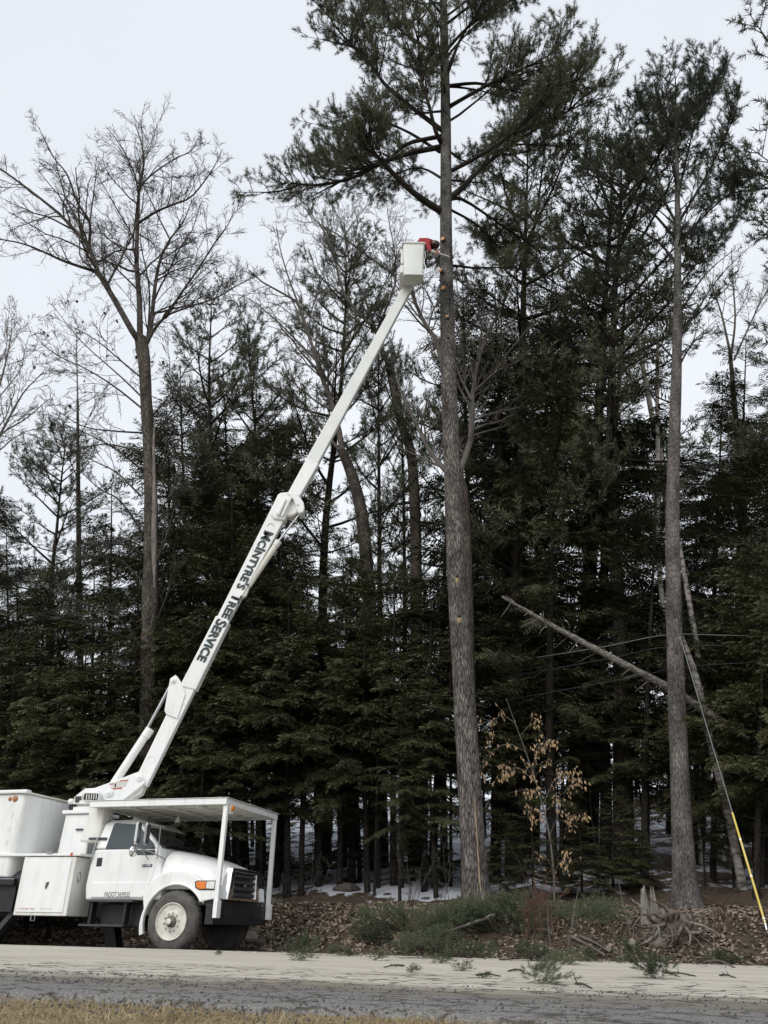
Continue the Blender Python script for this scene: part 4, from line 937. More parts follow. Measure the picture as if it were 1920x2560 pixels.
# ---------------- the second pine, right
tr_px = [(1716, 2285, 62), (1712, 2200, 57), (1704, 2050, 50), (1698, 1900, 45), (1690, 1700, 42), (1684, 1500, 38), (1681, 1300, 34), (1684, 1150, 30), (1689, 1000, 27), (1693, 850, 23), (1694, 700, 19), (1694, 560, 16), (1692, 420, 12), (1690, 300, 8), (1688, 205, 3)]
Y1 = 18.3; pts = [at(a, b, Y1) for a, b, w in tr_px]; base = Vector((pts[0].x, pts[0].y, gz(pts[0].x, pts[0].y) - .1))
rp = tree_root('white_pine', base, 'slender white pine standing beside the jagged stump, long bare straight trunk', 'tree')
P_ = rel(smooth_line([base] + pts[1:], 60), base); R_ = np.interp(np.linspace(0, 1, 60), np.linspace(0, 1, len(pts)), [px_r(w, p) for (a, b, w), p in zip(tr_px, pts)])
trunk_obj(rp, P_[:41], R_[:41], 'pine_bark_fine', 28, .035, flare=.16, lobes=4); trunk_obj(rp, P_[40:], R_[40:] * np.linspace(1, .75, 20), 'smooth_pine_bark', 16, .03, 'upper_trunk')
lines, tufts = [], []
limbs = [([(1692, 560), (1640, 470), (1590, 420), (1550, 280)], 1., .05), ([(1694, 560), (1760, 450), (1820, 330), (1848, 240)], -.8, .05), ([(1692, 480), (1680, 380), (1660, 280), (1655, 180)], -.8, .045), ([(1692, 500), (1720, 380), (1740, 280), (1738, 190)], .9, .045),
         ([(1692, 600), (1620, 520), (1540, 450), (1460, 440)], -1., .05), ([(1692, 430), (1700, 330), (1780, 250), (1775, 210)], 1., .04), ([(1694, 620), (1760, 540), (1830, 480), (1880, 440)], .8, .04), ([(1690, 400), (1640, 330), (1610, 270), (1600, 235)], .4, .04),
         ([(1692, 660), (1640, 600), (1560, 560), (1500, 540)], 1.2, .045), ([(1694, 720), (1740, 660), (1830, 560), (1880, 500)], 1., .04), ([(1692, 760), (1620, 720), (1540, 690), (1480, 680)], .9, .04)]
for seq, dY, r in limbs:
    Q = rel(smooth_line(lpx(seq, Y1, dY), 10), base); pine_limb(lines, tufts, Q, r, .8, .2, .3, 1.0, 1., .35)
    ln = np.linalg.norm(np.diff(Q, axis=0), axis=1).sum()
    for i in range(int(ln)):
        p, d = along(Q, RNG.uniform(.3, .8)); C = wander(p, unit(side_dir(d, .6, None, .3) + np.array([0, 0, .4])), ln * .28, 5, .08, .08); pine_limb(lines, tufts, C, r * .4, .7, .2, .2)
for i in range(18):
    f = .72 + .27 * i / 17; p, d = along(P_, f); az = i * 2.4; Lb = (1.25 - f) * 6.5 * RNG.uniform(.6, 1.)
    C = wander(p, (math.cos(az), math.sin(az), .4 + 2 * (f - .6)), Lb, 7, .06, .06); pine_limb(lines, tufts, C, .03, .7, .22, .4)
for seq in ([(1690, 860), (1740, 780), (1800, 690), (1880, 610)], [(1690, 800), (1760, 690), (1840, 620)], [(1688, 900), (1640, 850), (1590, 790)], [(1688, 1010), (1640, 990), (1560, 930)], [(1690, 930), (1730, 860), (1790, 800)]):
    bare(lines, rel(smooth_line(lpx(seq, Y1, .8), 9), base), .035, .008, 1, 3, .05, .8, .4)
finish(rp, lines, tufts, 'dark_bark', 'white_pine_needles', TUFT, ('branches', 'crown'))

# ---------------- bare oak, left
YO = 21.5
tr_px = [(365, 2120, 46), (367, 1980, 42), (370, 1790, 39), (372, 1600, 38), (378, 1400, 37), (377, 1250, 33), (372, 1120, 29), (366, 1000, 28), (360, 900, 31), (352, 845, 33)]
pts = [at(a, b, YO) for a, b, w in tr_px]; base = Vector((pts[0].x, pts[0].y, gz(pts[0].x, pts[0].y) - .1))
oak = tree_root('bare_oak', base, 'big leafless oak rising behind the truck, trunk split and weathered on one side', 'tree')
P_ = rel(smooth_line([base] + pts, 44), base); R_ = np.interp(np.linspace(0, 1, 44), np.linspace(0, 1, len(pts) + 1), [px_r(50, pts[0])] + [px_r(w, p) for (a, b, w), p in zip(tr_px, pts)])
trunk_obj(oak, P_, R_, 'oak_bark', 24, .13)
big = [([(350, 850), (339, 842), (280, 738), (244, 679), (222, 616), (181, 571), (149, 535), (68, 471), (0, 421), (-40, 395)], -1.5, .135), ([(222, 616), (224, 557), (194, 507), (167, 435), (131, 390), (97, 318)], -1.8, .07),
       ([(244, 679), (217, 672), (158, 652), (118, 634), (63, 611), (0, 598), (-60, 590)], -2.4, .075), ([(224, 557), (232, 500), (240, 440), (248, 404)], .5, .04), ([(350, 850), (348, 743), (341, 652), (344, 562), (348, 471), (359, 417), (357, 372), (338, 310)], .8, .125),
       ([(352, 465), (362, 453), (393, 426), (443, 394), (479, 376), (506, 327)], .9, .055), ([(346, 557), (389, 530), (430, 512), (475, 494), (511, 453), (538, 412), (556, 372)], -1.2, .065), ([(355, 880), (375, 833), (387, 720), (400, 652), (425, 598), (457, 557), (480, 500)], 2.2, .105),
       ([(362, 870), (384, 824), (420, 783), (452, 734), (497, 670), (534, 611), (570, 562), (588, 517)], -1.8, .075), ([(410, 790), (479, 765), (543, 743), (597, 711), (640, 690)], -2.6, .04), ([(360, 860), (369, 833), (373, 720), (352, 610), (355, 560)], 2.8, .06), ([(349, 730), (310, 690), (270, 655), (240, 640)], 1.8, .045),
       ([(344, 680), (300, 620), (262, 590), (240, 560)], 2.4, .04), ([(425, 598), (395, 540), (372, 490), (358, 460)], 1.2, .04), ([(400, 652), (440, 625), (470, 600)], 1.5, .035)]
lines = []
for seq, dY, r in big:
    bare(lines, rel(smooth_line(lpx(seq, YO, dY), 16), base), r * .86, max(.011, r * .14), 0, 3, .03, 1.9, .42, (.35, .95), .17, .2, .0062)
V, Fc = tubes_np(lines); npmesh('limbs', V, Fc, 'oak_bark', oak, True)
lines = []
droop = [([(362, 1027), (290, 969), (217, 923), (149, 892), (100, 856)], -1.5), ([(357, 1082), (280, 1077), (203, 1064), (113, 1005)], -2.), ([(360, 950), (300, 900), (240, 850), (150, 800)], -1.), ([(362, 1000), (300, 940), (200, 850), (130, 760)], 1.4), ([(354, 1328), (301, 1252), (248, 1221), (190, 1168)], -1.4), ([(354, 1385), (310, 1363), (257, 1359), (190, 1370)], -1.2),
         ([(350, 1620), (319, 1567), (248, 1522), (177, 1496), (133, 1443)], -1.5), ([(330, 1600), (266, 1576), (199, 1558), (102, 1536)], -1.8), ([(372, 1050), (430, 980), (480, 900), (520, 860)], 1.2), ([(378, 1200), (430, 1120), (470, 1080)], 1.5), ([(385, 1420), (420, 1330), (440, 1250)], -1.2), ([(358, 1130), (260, 1110), (170, 1130), (90, 1120)], .8), ([(350, 1700), (330, 1680), (315, 1660), (300, 1655)], -1.), ([(360, 1180), (300, 1130), (230, 1090), (160, 1060)], -2.2), ([(382, 1100), (420, 1040), (450, 1000), (500, 960)], -1.), ([(384, 1300), (430, 1230), (450, 1160), (500, 1120)], 1.), ([(352, 1450), (300, 1400), (240, 1390), (180, 1410)], -1.), ([(352, 1240), (290, 1180), (230, 1150), (150, 1100)], .6), ([(388, 1560), (420, 1480), (440, 1400)], -1.)]
for seq, dY in droop:
    bare(lines, rel(smooth_line(lpx(seq, YO, dY), 10), base), .034, .009, 1, 4, .03, 1.1, .5, (.35, .85), .14, .15, .0075)
V, Fc = tubes_np(lines); npmesh('crown', V, Fc, 'dark_twig', oak, True)
# split dead side of the trunk
d_ = []
sp = rel(smooth_line([at(386, 1470, YO - .14), at(385, 1330, YO - .16), at(386, 1250, YO - .13), at(385, 1180, YO - .12), at(384, 1110, YO - .08), at(387, 1050, YO)], 14), base)
V, Fc = tubes_np([(sp, np.array([.02, .07, .09, .09, .085, .08, .07, .06, .055, .05, .045, .04, .03, .015]))], 7); npmesh('split_wood', V, Fc, 'weathered_wood', oak, True)
V, Fc = tubes_np([(np.array([sp[0], sp[-1]]), np.array([.012, .012]))], 4)
# a few clinging dead leaves
lv = []
for i in range(70):
    ln_ = lines[RNG.integers(len(lines))][0]; lv.append(ln_[-1])
LV = np.array([[0, 0, 0], [.05, .02, -.05], [0, .03, -.13], [-.05, .02, -.05]]); LF_ = np.array([[0, 1, 2], [0, 2, 3]])
V, Fc = place(LV, LF_, lv, RNG.normal(size=(len(lv), 3)) * .4 + [0, 0, 1], RNG.uniform(.8, 1.5, len(lv))); npmesh('dead_leaves', V, Fc, 'dark_twig', oak)

# ---------------- other bare trees, traced main limbs
def bare_tree(name, label, trunk_px, Y, big, m='oak_bark', twig='grey_twig', dens=1.6, lev=3, cat='tree', group=None, ratio=.42):
    pts = [at(a, b, Y) for a, b, w in trunk_px]; g = gz(pts[0].x, pts[0].y); base = Vector((pts[0].x, pts[0].y, g - .15))
    r = tree_root(name, base, label, cat, group); ps = ([base] if pts[0].z > g + .4 else []) + pts
    if ps[0] is not base: ps[0] = base
    w = [px_r(q[2], p) for q, p in zip(trunk_px, pts)]; w = ([w[0] * 1.12] if len(ps) > len(w) else []) + w
    P_ = rel(smooth_line(ps, 30), base); R_ = np.interp(np.linspace(0, 1, 30), np.linspace(0, 1, len(ps)), w); trunk_obj(r, P_, R_, m, 14, .05)
    lines = []
    for seq, dY, rr_ in big: bare(lines, rel(smooth_line(lpx(seq, Y, dY), 12), base), rr_, max(.01, rr_ * .2), 0, lev, .04, dens, ratio, (.4, 1.0), .16, .18, .008)
    V, Fc = tubes_np(lines); npmesh('crown', V, Fc, twig, r, True); return r
bare_tree('bare_tree', 'leafless leaning tree just right of the boom elbow, crooked trunk forking', [(936, 2050, 34), (934, 1700, 34), (918, 1430, 33), (905, 1290, 32), (882, 1195, 29), (856, 1128, 26)], 25.,
          [([(856, 1128), (845, 1064), (828, 1001), (810, 957), (792, 903), (756, 787), (734, 747), (671, 716), (622, 676)], -1.5, .115), ([(862, 1140), (823, 1095), (765, 1015), (725, 988), (663, 957)], 1.5, .08), ([(792, 903), (740, 850), (690, 800), (620, 745), (570, 735)], 1.8, .05), ([(810, 957), (860, 880), (890, 820), (905, 760)], 2., .05), ([(756, 787), (720, 690), (700, 620), (690, 560)], -1., .045), ([(845, 1064), (800, 1040), (740, 1040)], 1., .04)])
bare_tree('bare_tree', 'leafless tree whose fine crown spreads behind the bucket and upper boom', [(1045, 2080, 30), (1042, 1700, 29), (1040, 1400, 28), (1037, 1265, 27), (1028, 1135, 25), (1006, 1068, 22), (975, 930, 20)], 26.,
          [([(975, 930), (948, 850), (930, 814), (872, 756), (845, 689), (836, 636), (800, 560), (745, 505)], -1., .09), ([(948, 850), (908, 734), (881, 689), (868, 627), (860, 540)], 1.5, .06), ([(1006, 1068), (960, 1030), (900, 1000), (860, 990)], 1.5, .045), ([(940, 830), (970, 760), (990, 700), (985, 620), (970, 540), (965, 480)], 2.0, .06), ([(990, 690), (920, 640), (850, 590), (780, 545), (745, 480)], .5, .055), ([(872, 756), (810, 700), (760, 690)], 1., .035), ([(836, 636), (880, 560), (930, 500)], 1., .035)])
bare_tree('bare_tree', 'leafless tree forking close behind the tall cut pine, its limbs seen on both sides', [(1172, 2100, 42), (1168, 1700, 41), (1160, 1400, 40), (1152, 1240, 40), (1140, 1190, 38)], 21.,
          [([(1140, 1195), (1108, 1170), (1073, 1125), (1046, 1070), (1010, 1000), (990, 930)], .8, .10), ([(1140, 1195), (1102, 885), (1064, 814), (1033, 743), (1018, 690), (990, 640)], -.6, .10), ([(1142, 1195), (1160, 1150), (1178, 1091), (1180, 1001), (1198, 890), (1229, 814), (1265, 747), (1300, 640)], 1., .115), ([(1075, 840), (1090, 790), (1060, 720), (1036, 735)], .8, .03), ([(1180, 1001), (1150, 940), (1130, 880)], 1., .05), ([(1185, 980), (1240, 930), (1300, 900)], -1., .05)])
bare_tree('bare_tree', 'grey leafless tree cut off by the left edge of the picture', [(-60, 1900, 40), (-70, 1500, 38), (-75, 1300, 34)], 24., [([(-75, 1300), (-30, 1150), (20, 1050), (60, 980), (110, 930)], 0, .07), ([(-75, 1300), (-40, 1100), (0, 960), (20, 880), (30, 820)], 1.5, .07), ([(-60, 1200), (0, 1090), (60, 1050), (120, 1000)], -1.2, .05)])
bare_tree('bare_tree', 'leafless forked tree near the right edge with sky behind its crown', [(1862, 2000, 24), (1858, 1500, 24), (1850, 1200, 18), (1835, 1000, 13), (1825, 880, 9)], 27., [([(1825, 880), (1805, 790), (1785, 730), (1770, 690)], 1., .06), ([(1828, 890), (1838, 800), (1832, 700), (1828, 620)], -1., .06), ([(1835, 900), (1880, 800), (1910, 740), (1940, 690)], .8, .045)])
bare_tree('bare_tree', 'thin leafless tree rising behind the spreading oak, left of its trunk', [(200, 1900, 16), (198, 1500, 15), (196, 1250, 11), (194, 1000, 6)], 29., [([(194, 1000), (192, 900), (190, 830)], .5, .04), ([(196, 1200), (150, 1100), (110, 1060)], .5, .03), ([(196, 1100), (240, 1010), (270, 960)], .5, .03)], twig='grey_twig')
bare_tree('birch_tree', 'pale slim birch leaning left between the two big pines', [(1690, 1450, 15), (1650, 1130, 14), (1632, 1050, 13), (1610, 930, 12), (1590, 820, 10)], 24., [([(1590, 820), (1565, 740), (1550, 690)], .5, .04), ([(1600, 880), (1620, 800), (1625, 700)], .6, .03)], 'birch', 'birch', .5, 2)
bare_tree('birch_tree', 'pale slim upright birch just left of the slender pine trunk', [(1655, 1500, 12), (1645, 1150, 11), (1643, 1000, 10), (1645, 850, 9)], 23., [([(1645, 850), (1630, 760), (1600, 690)], .5, .03), ([(1644, 900), (1670, 840), (1680, 800)], .6, .025)], 'birch', 'birch', .5, 2)

# ---------------- conifer prototypes
def proto_hemlock(H, cb, wid, m, tm, seed, dead=True):
    """mesh pair: trunk with twigs, needle sprays; base at the origin"""
    global RNG
    keep = RNG; RNG = np.random.default_rng(seed); lines, sp = [], []
    ax = wander((0, 0, 0), (0, 0, 1), H, 14, .012, .05); ax[:, 2] *= H / ax[-1, 2]
    r0 = .0075 * H + .025; lines.append((ax, np.linspace(r0, .012, 14)))
    z = cb
    while z < H - .15:
        f = (z - cb) / (H - cb); p, d = along(ax, z / H); az = RNG.uniform(0, 6.28)
        Lb = wid * ((1 - f) ** .75 * .96 + .06) * (.55 + .45 * min(1, f * 6 + .35)) * RNG.choice([.45, .7, .9, 1.0, 1.15, 1.3]) * RNG.uniform(.85, 1.1)
        el = -.14 + .6 * f + RNG.normal(0, .13)
        C = wander(p, (math.cos(az), math.sin(az), el), Lb, 6, .05, -.045); lines.append((C, np.linspace(.012 + .008 * Lb, .004, 6)))
        k = max(4, int(Lb / (.095 if H > 12 else .07)))
        for i in range(k):
            g = .15 + .85 * (i + .5) / k; q, e = along(C, g); sg = 1 if i % 2 else -1; h = unit(np.cross(e, [0, 0, 1.])) * sg
            dd = unit(e * .75 + h * RNG.uniform(.3, 1.1) + np.array([0, 0, RNG.normal(-.12, .16)])); s = RNG.uniform(.7, 1.25) * (.55 + .5 * min(1, (1 - g) * 2 + .4)) * min(1.15, .55 + Lb * .4) * (1 if H > 12 else .78)
            sp.append((q, dd, s, unit(np.array([0, 0, 1.]) + RNG.normal(0, .35, 3))))
        z += RNG.uniform(.4, 1.5) * (.06 + .0032 * H) * (1.5 if H > 12 else 1.15)
    if dead:
        for i in range(int(6 + H)):
            z = RNG.uniform(.6, max(1.2, cb + 1.5)); p, d = along(ax, z / H); az = RNG.uniform(0, 6.28)
            bare(lines, wander(p, (math.cos(az), math.sin(az), RNG.uniform(-.2, .25)), RNG.uniform(.5, 1.5), 5, .08, -.02), .013, .005, 2, 3, 0, .7, .5, (.4, .9), .1, .25, .005)
    V, Fc = tubes_np(lines); a = npmesh('trunk', V, Fc, 'dark_bark', None, True)
    V, Fc = place(*tm, [s[0] for s in sp], [s[1] for s in sp], [s[2] for s in sp], [s[3] for s in sp]); b = npmesh('crown', V, Fc, m)
    RNG = keep; ms = (a.data, b.data, H); bpy.data.objects.remove(a); bpy.data.objects.remove(b); return ms
def proto_pine(H, cb, wid, seed, dens=1., m='white_pine_needles', gap=(.6, 1.35)):
    global RNG
    keep = RNG; RNG = np.random.default_rng(seed); lines, tf = [], []
    ax = wander((0, 0, 0), (0, 0, 1), H, 16, .02, .06); ax[:, 2] *= H / ax[-1, 2]; lines.append((ax, np.linspace(.0085 * H + .03, .015, 16)))
    z = cb
    while z < H - .3:
        f = (z - cb) / (H - cb); nb = RNG.integers(2, 5); az0 = RNG.uniform(0, 6.28)
        for b in range(nb):
            p, d = along(ax, (z + RNG.uniform(-.1, .1)) / H); az = az0 + b * 6.28 / nb + RNG.normal(0, .3); Lb = wid * (.30 + .75 * math.sin(math.pi * min(1, (.18 + .74 * f))) ** 1.0) * (1 if f < .8 else 1 - 1.6 * (f - .8)) * RNG.choice([.35, .6, .85, 1.0, 1.2]) * RNG.uniform(.85, 1.15)
            C = wander(p, (math.cos(az), math.sin(az), .10 + 1.0 * f + RNG.normal(0, .2)), Lb, 7, .06, .05); pine_limb(lines, tf, C, .018 + .011 * Lb, .9, .21, .3, .95, dens)
        z += RNG.uniform(*gap)
    for i in range(int(H * .9)):
        z = RNG.uniform(H * .15, cb + 1); p, d = along(ax, z / H); az = RNG.uniform(0, 6.28)
        bare(lines, wander(p, (math.cos(az), math.sin(az), RNG.uniform(-.15, .3)), RNG.uniform(.8, 2.4), 6, .08, 0), .02, .006, 1, 3, .0, .45, .4, (.4, .9), .1, .3, .006)
    V, Fc = tubes_np(lines); a = npmesh('trunk', V, Fc, 'dark_bark', None, True)
    V, Fc = place(*TUFT_L, [s[0] for s in tf], [s[1] for s in tf], [s[2] for s in tf]); b = npmesh('crown', V, Fc, m)
    RNG = keep; ms = (a.data, b.data, H); bpy.data.objects.remove(a); bpy.data.objects.remove(b); return ms
HEM = [proto_hemlock(16, c, w, 'hemlock_needles', SPRAY_L, s) for c, w, s in ((4.5, 3.2, 1), (4.0, 3.5, 2), (5.0, 2.9, 3))]
YNG = [proto_hemlock(9, c, w, 'young_needles', SPRAY, s) for c, w, s in ((3.3, 2.2, 4), (2.4, 2.4, 5), (2.9, 2.0, 6), (3.7, 2.3, 16))]
LOW = [proto_hemlock(9, 1.2, 2.2, 'young_needles', SPRAY, s) for s in (14, 15)]
PIN = [proto_pine(24, c, w, s) for c, w, s in ((7, 3.5, 7), (9, 3.8, 8), (6, 3.2, 9), (8, 3.4, 10))]
BUSHY = [proto_pine(22, c, w, s, 1.1, gap=(.55, 1.15)) for c, w, s in ((6, 3.3, 17), (5, 3.1, 18))]
def put_tree(proto, name, x_px, Y, top_px, label, group, sx=1., lean=(0, 0), cat='tree', base_px=None):
    """stand a copy at distance Y under photo column x_px so that its top reaches row top_px"""
    t = at(x_px, top_px, Y); g = at(x_px if base_px is None else base_px, 2200, Y); z = gz(g.x, Y) - .1; k = (t.z - z) / proto[2]
    r = empty(name, (g.x, Y, z), PR.uniform(0, 6.28)); tag(r, label, cat, group); r.scale = (k * sx, k * sx, k)
    tx = (t.x - g.x) / (t.z - z) + PR.gauss(0, .022)
    r.rotation_mode = 'QUATERNION'
    r.rotation_quaternion = Vector((0, 0, 1)).rotation_difference(Vector((tx, lean[1], 1)).normalized()) @ Matrix.Rotation(PR.uniform(0, 6.28), 3, 'Z').to_quaternion()
    for nm, me in (('trunk', proto[0]), ('crown', proto[1])):
        o = bpy.data.objects.new(nm, me); COL.objects.link(o); o.parent = r
    return r
def zone(x):
    return ('behind the chip body at far left' if x < 300 else 'around the oak trunk' if x < 480 else 'behind the boom above the canopy' if x < 740 else 'left of the tall cut pine' if x < 1140 else 'between the two big pines' if x < 1690 else 'right of the slender pine')
def pick(L_): return L_[PR.randrange(len(L_))]
# named conifers
for x, Y, top, pr, nm, lab, sx in (
    (810, 27, 640, 'B', 'white_pine', 'dark pine with rounded crown just left of the upper boom', .95), (530, 25.5, 770, 'B', 'white_pine', 'bushy pine between the oak and the boom, left of two', 1.0), (650, 27, 790, 'B', 'white_pine', 'bushy pine between the oak and the boom, right of two', .8),
    (120, 28, 1060, 'B', 'white_pine', 'brownish pine top showing low at left beneath the oak limbs', 1.1), (1290, 23, 300, 'P', 'white_pine', 'dense dark pine right of the cut pine, tallest of that stand', 1.0), (1430, 24, 330, 'P', 'white_pine', 'dense pine behind the slender pine, its crown merging with it', 1.1), (1560, 22.5, 400, 'P', 'white_pine', 'thick dark pine trunk left of the slender pine, with broad crown', 1.05),
    (2120, 18.5, -80, 'P', 'white_pine', 'large pine whose branch tips hang in from the upper right edge', 1.0), (1850, 26, 810, 'H', 'hemlock', 'dark hemlock in front of the right edge sky gap', .8), (1760, 26, 930, 'H', 'hemlock', 'dark hemlock just right of the slender pine trunk', .8), (960, 26, 800, 'P', 'white_pine', 'open pine seen through the gap between upper boom and cut pine', .75), (1010, 30, 900, 'P', 'white_pine', 'far thin pine in the gap under the bucket', .7),
    (1080, 26, 880, 'P', 'white_pine', 'pine crown touching the cut pine trunk on its left below the bucket', .7)):
    put_tree(pick(PIN if pr == 'P' else BUSHY if pr == 'B' else HEM), nm, x, Y, top, lab, None, sx)
# hemlocks of the dark middle ground
G1 = 'tall hemlocks deep in the wood'
for x, Y, top in ((40, 26, 1250), (-60, 23, 1150), (290, 25, 1190), (440, 24, 1010), (590, 29, 960), (480, 30, 900), (600, 23, 1150), (700, 26, 1000), (890, 29, 1400), (1180, 27, 700), (1240, 25, 760), (1330, 27, 640), (1380, 22, 800), (1480, 26, 560), (1520, 23.5, 880), (1610, 21.5, 1150), (1740, 23, 1200), (1900, 24, 1050), (1960, 22, 900), (1900, 30, 950), (140, 23, 1350), (1270, 31, 900), (1690, 31, 1100), (400, 27, 1130), (540, 24, 1080), (650, 24.5, 1060), (330, 24, 1300), (610, 27, 900), (1300, 24, 700), (230, 24, 1330), (60, 23, 1370), (850, 25, 1330)):
    put_tree(pick(HEM), 'hemlock', x, Y, top, 'tall dark hemlock deep in the wood ' + zone(x), 'tall hemlocks ' + zone(x), PR.uniform(.85, 1.15))
G2 = 'young hemlocks along the wood edge'
for x, Y, top in ((20, 20.8, 1560), (110, 22, 1440), (200, 20.8, 1600), (270, 22.2, 1480), (-60, 21, 1500), (330, 20.4, 1760), (440, 21, 1640), (520, 21.6, 1520), (600, 22, 1400), (720, 21.8, 1490), (800, 22.4, 1420), (920, 21.6, 1500), (985, 22.2, 1430), (1060, 21.4, 1560), (1110, 22.6, 1420), (480, 23, 1380), (1000, 20.4, 1780), (400, 23, 1500), (1240, 23, 1500), (1340, 24.5, 1380), (1460, 24, 1450), (1780, 20.6, 1560), (1850, 21, 1380), (1920, 20.2, 1320), (1620, 24, 1480), (1960, 19.8, 1600), (1900, 19.6, 1750), (380, 20.2, 1950), (150, 20.3, 1850), (30, 20.2, 1800), (560, 22.6, 1330), (690, 23, 1350), (880, 23.2, 1380), (1030, 23, 1400), (655, 22, 1450), (755, 21.8, 1530), (850, 21.9, 1500), (945, 22, 1540), (580, 21.8, 1560), (810, 23.4, 1600), (700, 23.6, 1650), (900, 23.6, 1640), (500, 20.6, 1720), (1090, 20.8, 1700), (230, 21.4, 1700), (90, 21.2, 1700), (1400, 23, 1600), (1300, 22.4, 1700), (1540, 22.6, 1650), (1700, 21.6, 1650), (1830, 20, 1850), (1760, 19.9, 1950), (1880, 18.7, 1420), (1950, 18.4, 1300)):
    put_tree(pick(YNG), 'young_hemlock', x, Y, top, 'young hemlock in the green screen ' + zone(x), 'young hemlocks ' + zone(x), PR.uniform(.95, 1.3))
for x, Y, top in ((1330, 19.8, 1990), (1450, 19.6, 2010), (1530, 20.2, 1960), (1250, 20.6, 2020), (1600, 19.8, 2050)):
    put_tree(pick(LOW), 'young_hemlock', x, Y, top, 'low young evergreen between the two big pine trunks', 'low evergreens between the pines', 1.7)
for x, Y, top in ((610, 22.8, 2030), (700, 24, 2010), (790, 23, 2060), (880, 24.5, 2000), (1010, 22.6, 2040), (1080, 21.6, 2020)):
    put_tree(pick(LOW), 'young_hemlock', x, Y, top, 'low dark hemlock under the trees ' + zone(x), 'low hemlocks ' + zone(x), 1.5)
# far wood on the hill: each a tree, hidden low behind the others
for i in range(30):
    x = -150 + 2250 * (i + PR.random()) / 30; Y = PR.uniform(33, 52); top = PR.uniform(1400, 1750) if not 760 < x < 1130 else PR.uniform(1550, 1800)
    put_tree(pick(HEM + PIN[:1]), 'hemlock', x, Y, top, 'distant hemlock on the hill ' + zone(x), 'distant hemlocks ' + zone(x), PR.uniform(.8, 1.1))
# dark bare stems of the understorey
STEM = []
for s in range(4):
    lines = []; A_ = wander((0, 0, 0), (0, 0, 1), 10, 10, .03, .03); A_[:, 2] *= 10 / A_[-1, 2]; keep = RNG; RNG = np.random.default_rng(40 + s)
    bare(lines, A_, .085, .02, 1, 3, .04, .7, .16, (.6, 1.2), .12, .2, .006); RNG = keep
    V, Fc = tubes_np(lines); o = npmesh('stem', V, Fc, 'dark_bark', None, True); STEM.append(o.data); bpy.data.objects.remove(o)
for i in range(34):
    x = -50 + 2050 * (i + PR.random()) / 34; Y = PR.uniform(21, 36); k = PR.uniform(.5, 1.25)
    g = at(x, 2200, Y); r = empty('bare_sapling', (g.x, Y, gz(g.x, Y) - .1), PR.uniform(0, 6.28)); r.scale = (k * PR.uniform(.5, 1.0),) * 2 + (k,); tag(r, 'dark bare stem in the shade ' + zone(x), 'tree', 'bare stems ' + zone(x))
    o = bpy.data.objects.new('stem', STEM[i % 4]); COL.objects.link(o); o.parent = r
# ------------------------------------------------------------------ worker and chainsaw
def ground_hit(x, y):
    """where the sight line of a photo point meets the ground or the road"""
    d = ray(x, y); o = Vector((0, 0, HC)); k = 3.0
    while k < 60:
        p = o + d * k; s, t = st(p.x, p.y); z = road_z(t) if -9.7 < t < -1.62 else gz(p.x, p.y)
        if p.z <= z: return Vector((p.x, p.y, z))
        k += .02
    return o + d * 17
YP = 17.0
def u(a, b, dy=0.): return at(a, b, YP + dy)
joints = {'pelvis': (u(1046, 622, .06), .165), 'spine': (u(1056, 608, .04), .17), 'chest': (u(1069, 604, .0), .19), 'neck': (u(1080, 606, -.04), .07), 'head': (u(1086, 611, -.06), .105), 'crown': (u(1091, 618, -.09), .09),
          'sh_n': (u(1069, 610, -.20), .085), 'el_n': (u(1075, 630, -.34), .058), 'wr_n': (u(1081, 632, -.26), .036), 'pa_n': (u(1084, 632, -.26), .036),
          'sh_f': (u(1072, 608, .19), .085), 'el_f': (u(1086, 628, .16), .058), 'wr_f': (u(1090, 631, -.06), .036), 'pa_f': (u(1091.5, 633, -.12), .036)}
V, E_, R_ = [], [], []; idx = {}
for k, (p, r) in joints.items(): idx[k] = len(V); V.append(tuple(p)); R_.append(r)
def jn(a, b): E_.append((idx[a], idx[b]))
for a, b in (('pelvis', 'spine'), ('spine', 'chest'), ('chest', 'neck'), ('neck', 'head'), ('head', 'crown'), ('chest', 'sh_n'), ('sh_n', 'el_n'), ('el_n', 'wr_n'), ('wr_n', 'pa_n'), ('chest', 'sh_f'), ('sh_f', 'el_f'), ('el_f', 'wr_f'), ('wr_f', 'pa_f')): jn(a, b)
pel = joints['pelvis'][0]
for sg in (-1, 1):
    c = [(Vector((pel.x - .02, pel.y + sg * .11, pel.z - .10)), .105), (Vector((pel.x - .05, pel.y + sg * .13, (pel.z + z0) / 2)), .072), (Vector((pel.x - .10, pel.y + sg * .13, z0 + .15)), .05), (Vector((pel.x + .08, pel.y + sg * .14, z0 + .105)), .042)]
    last = idx['pelvis']
    for p, r in c: V.append(tuple(p)); R_.append(r); E_.append((last, len(V) - 1)); last = len(V) - 1
for hnd in ('n', 'f'):
    pa = joints['pa_' + hnd][0]; fd = (pa - joints['wr_' + hnd][0]).normalized()
    for q, (dy, ln) in enumerate(((-.03, .055), (-.012, .068), (.008, .066), (.027, .052))):
        last = idx['pa_' + hnd]; p = pa + Vector((0, dy, 0)) + fd * .02
        for st_i in range(3):
            V.append(tuple(p)); R_.append(.0095 - .001 * st_i); E_.append((last, len(V) - 1)); last = len(V) - 1; p = p + fd * ln * .5 + Vector((-.004, 0, -.028)) * (st_i + .4)
    last = idx['wr_' + hnd]; p = joints['wr_' + hnd][0] + fd * .03 + Vector((0, -.035, .012))
    for st_i in range(2):
        V.append(tuple(p)); R_.append(.011); E_.append((last, len(V) - 1)); last = len(V) - 1; p = p + fd * .035 + Vector((0, .012, -.02))
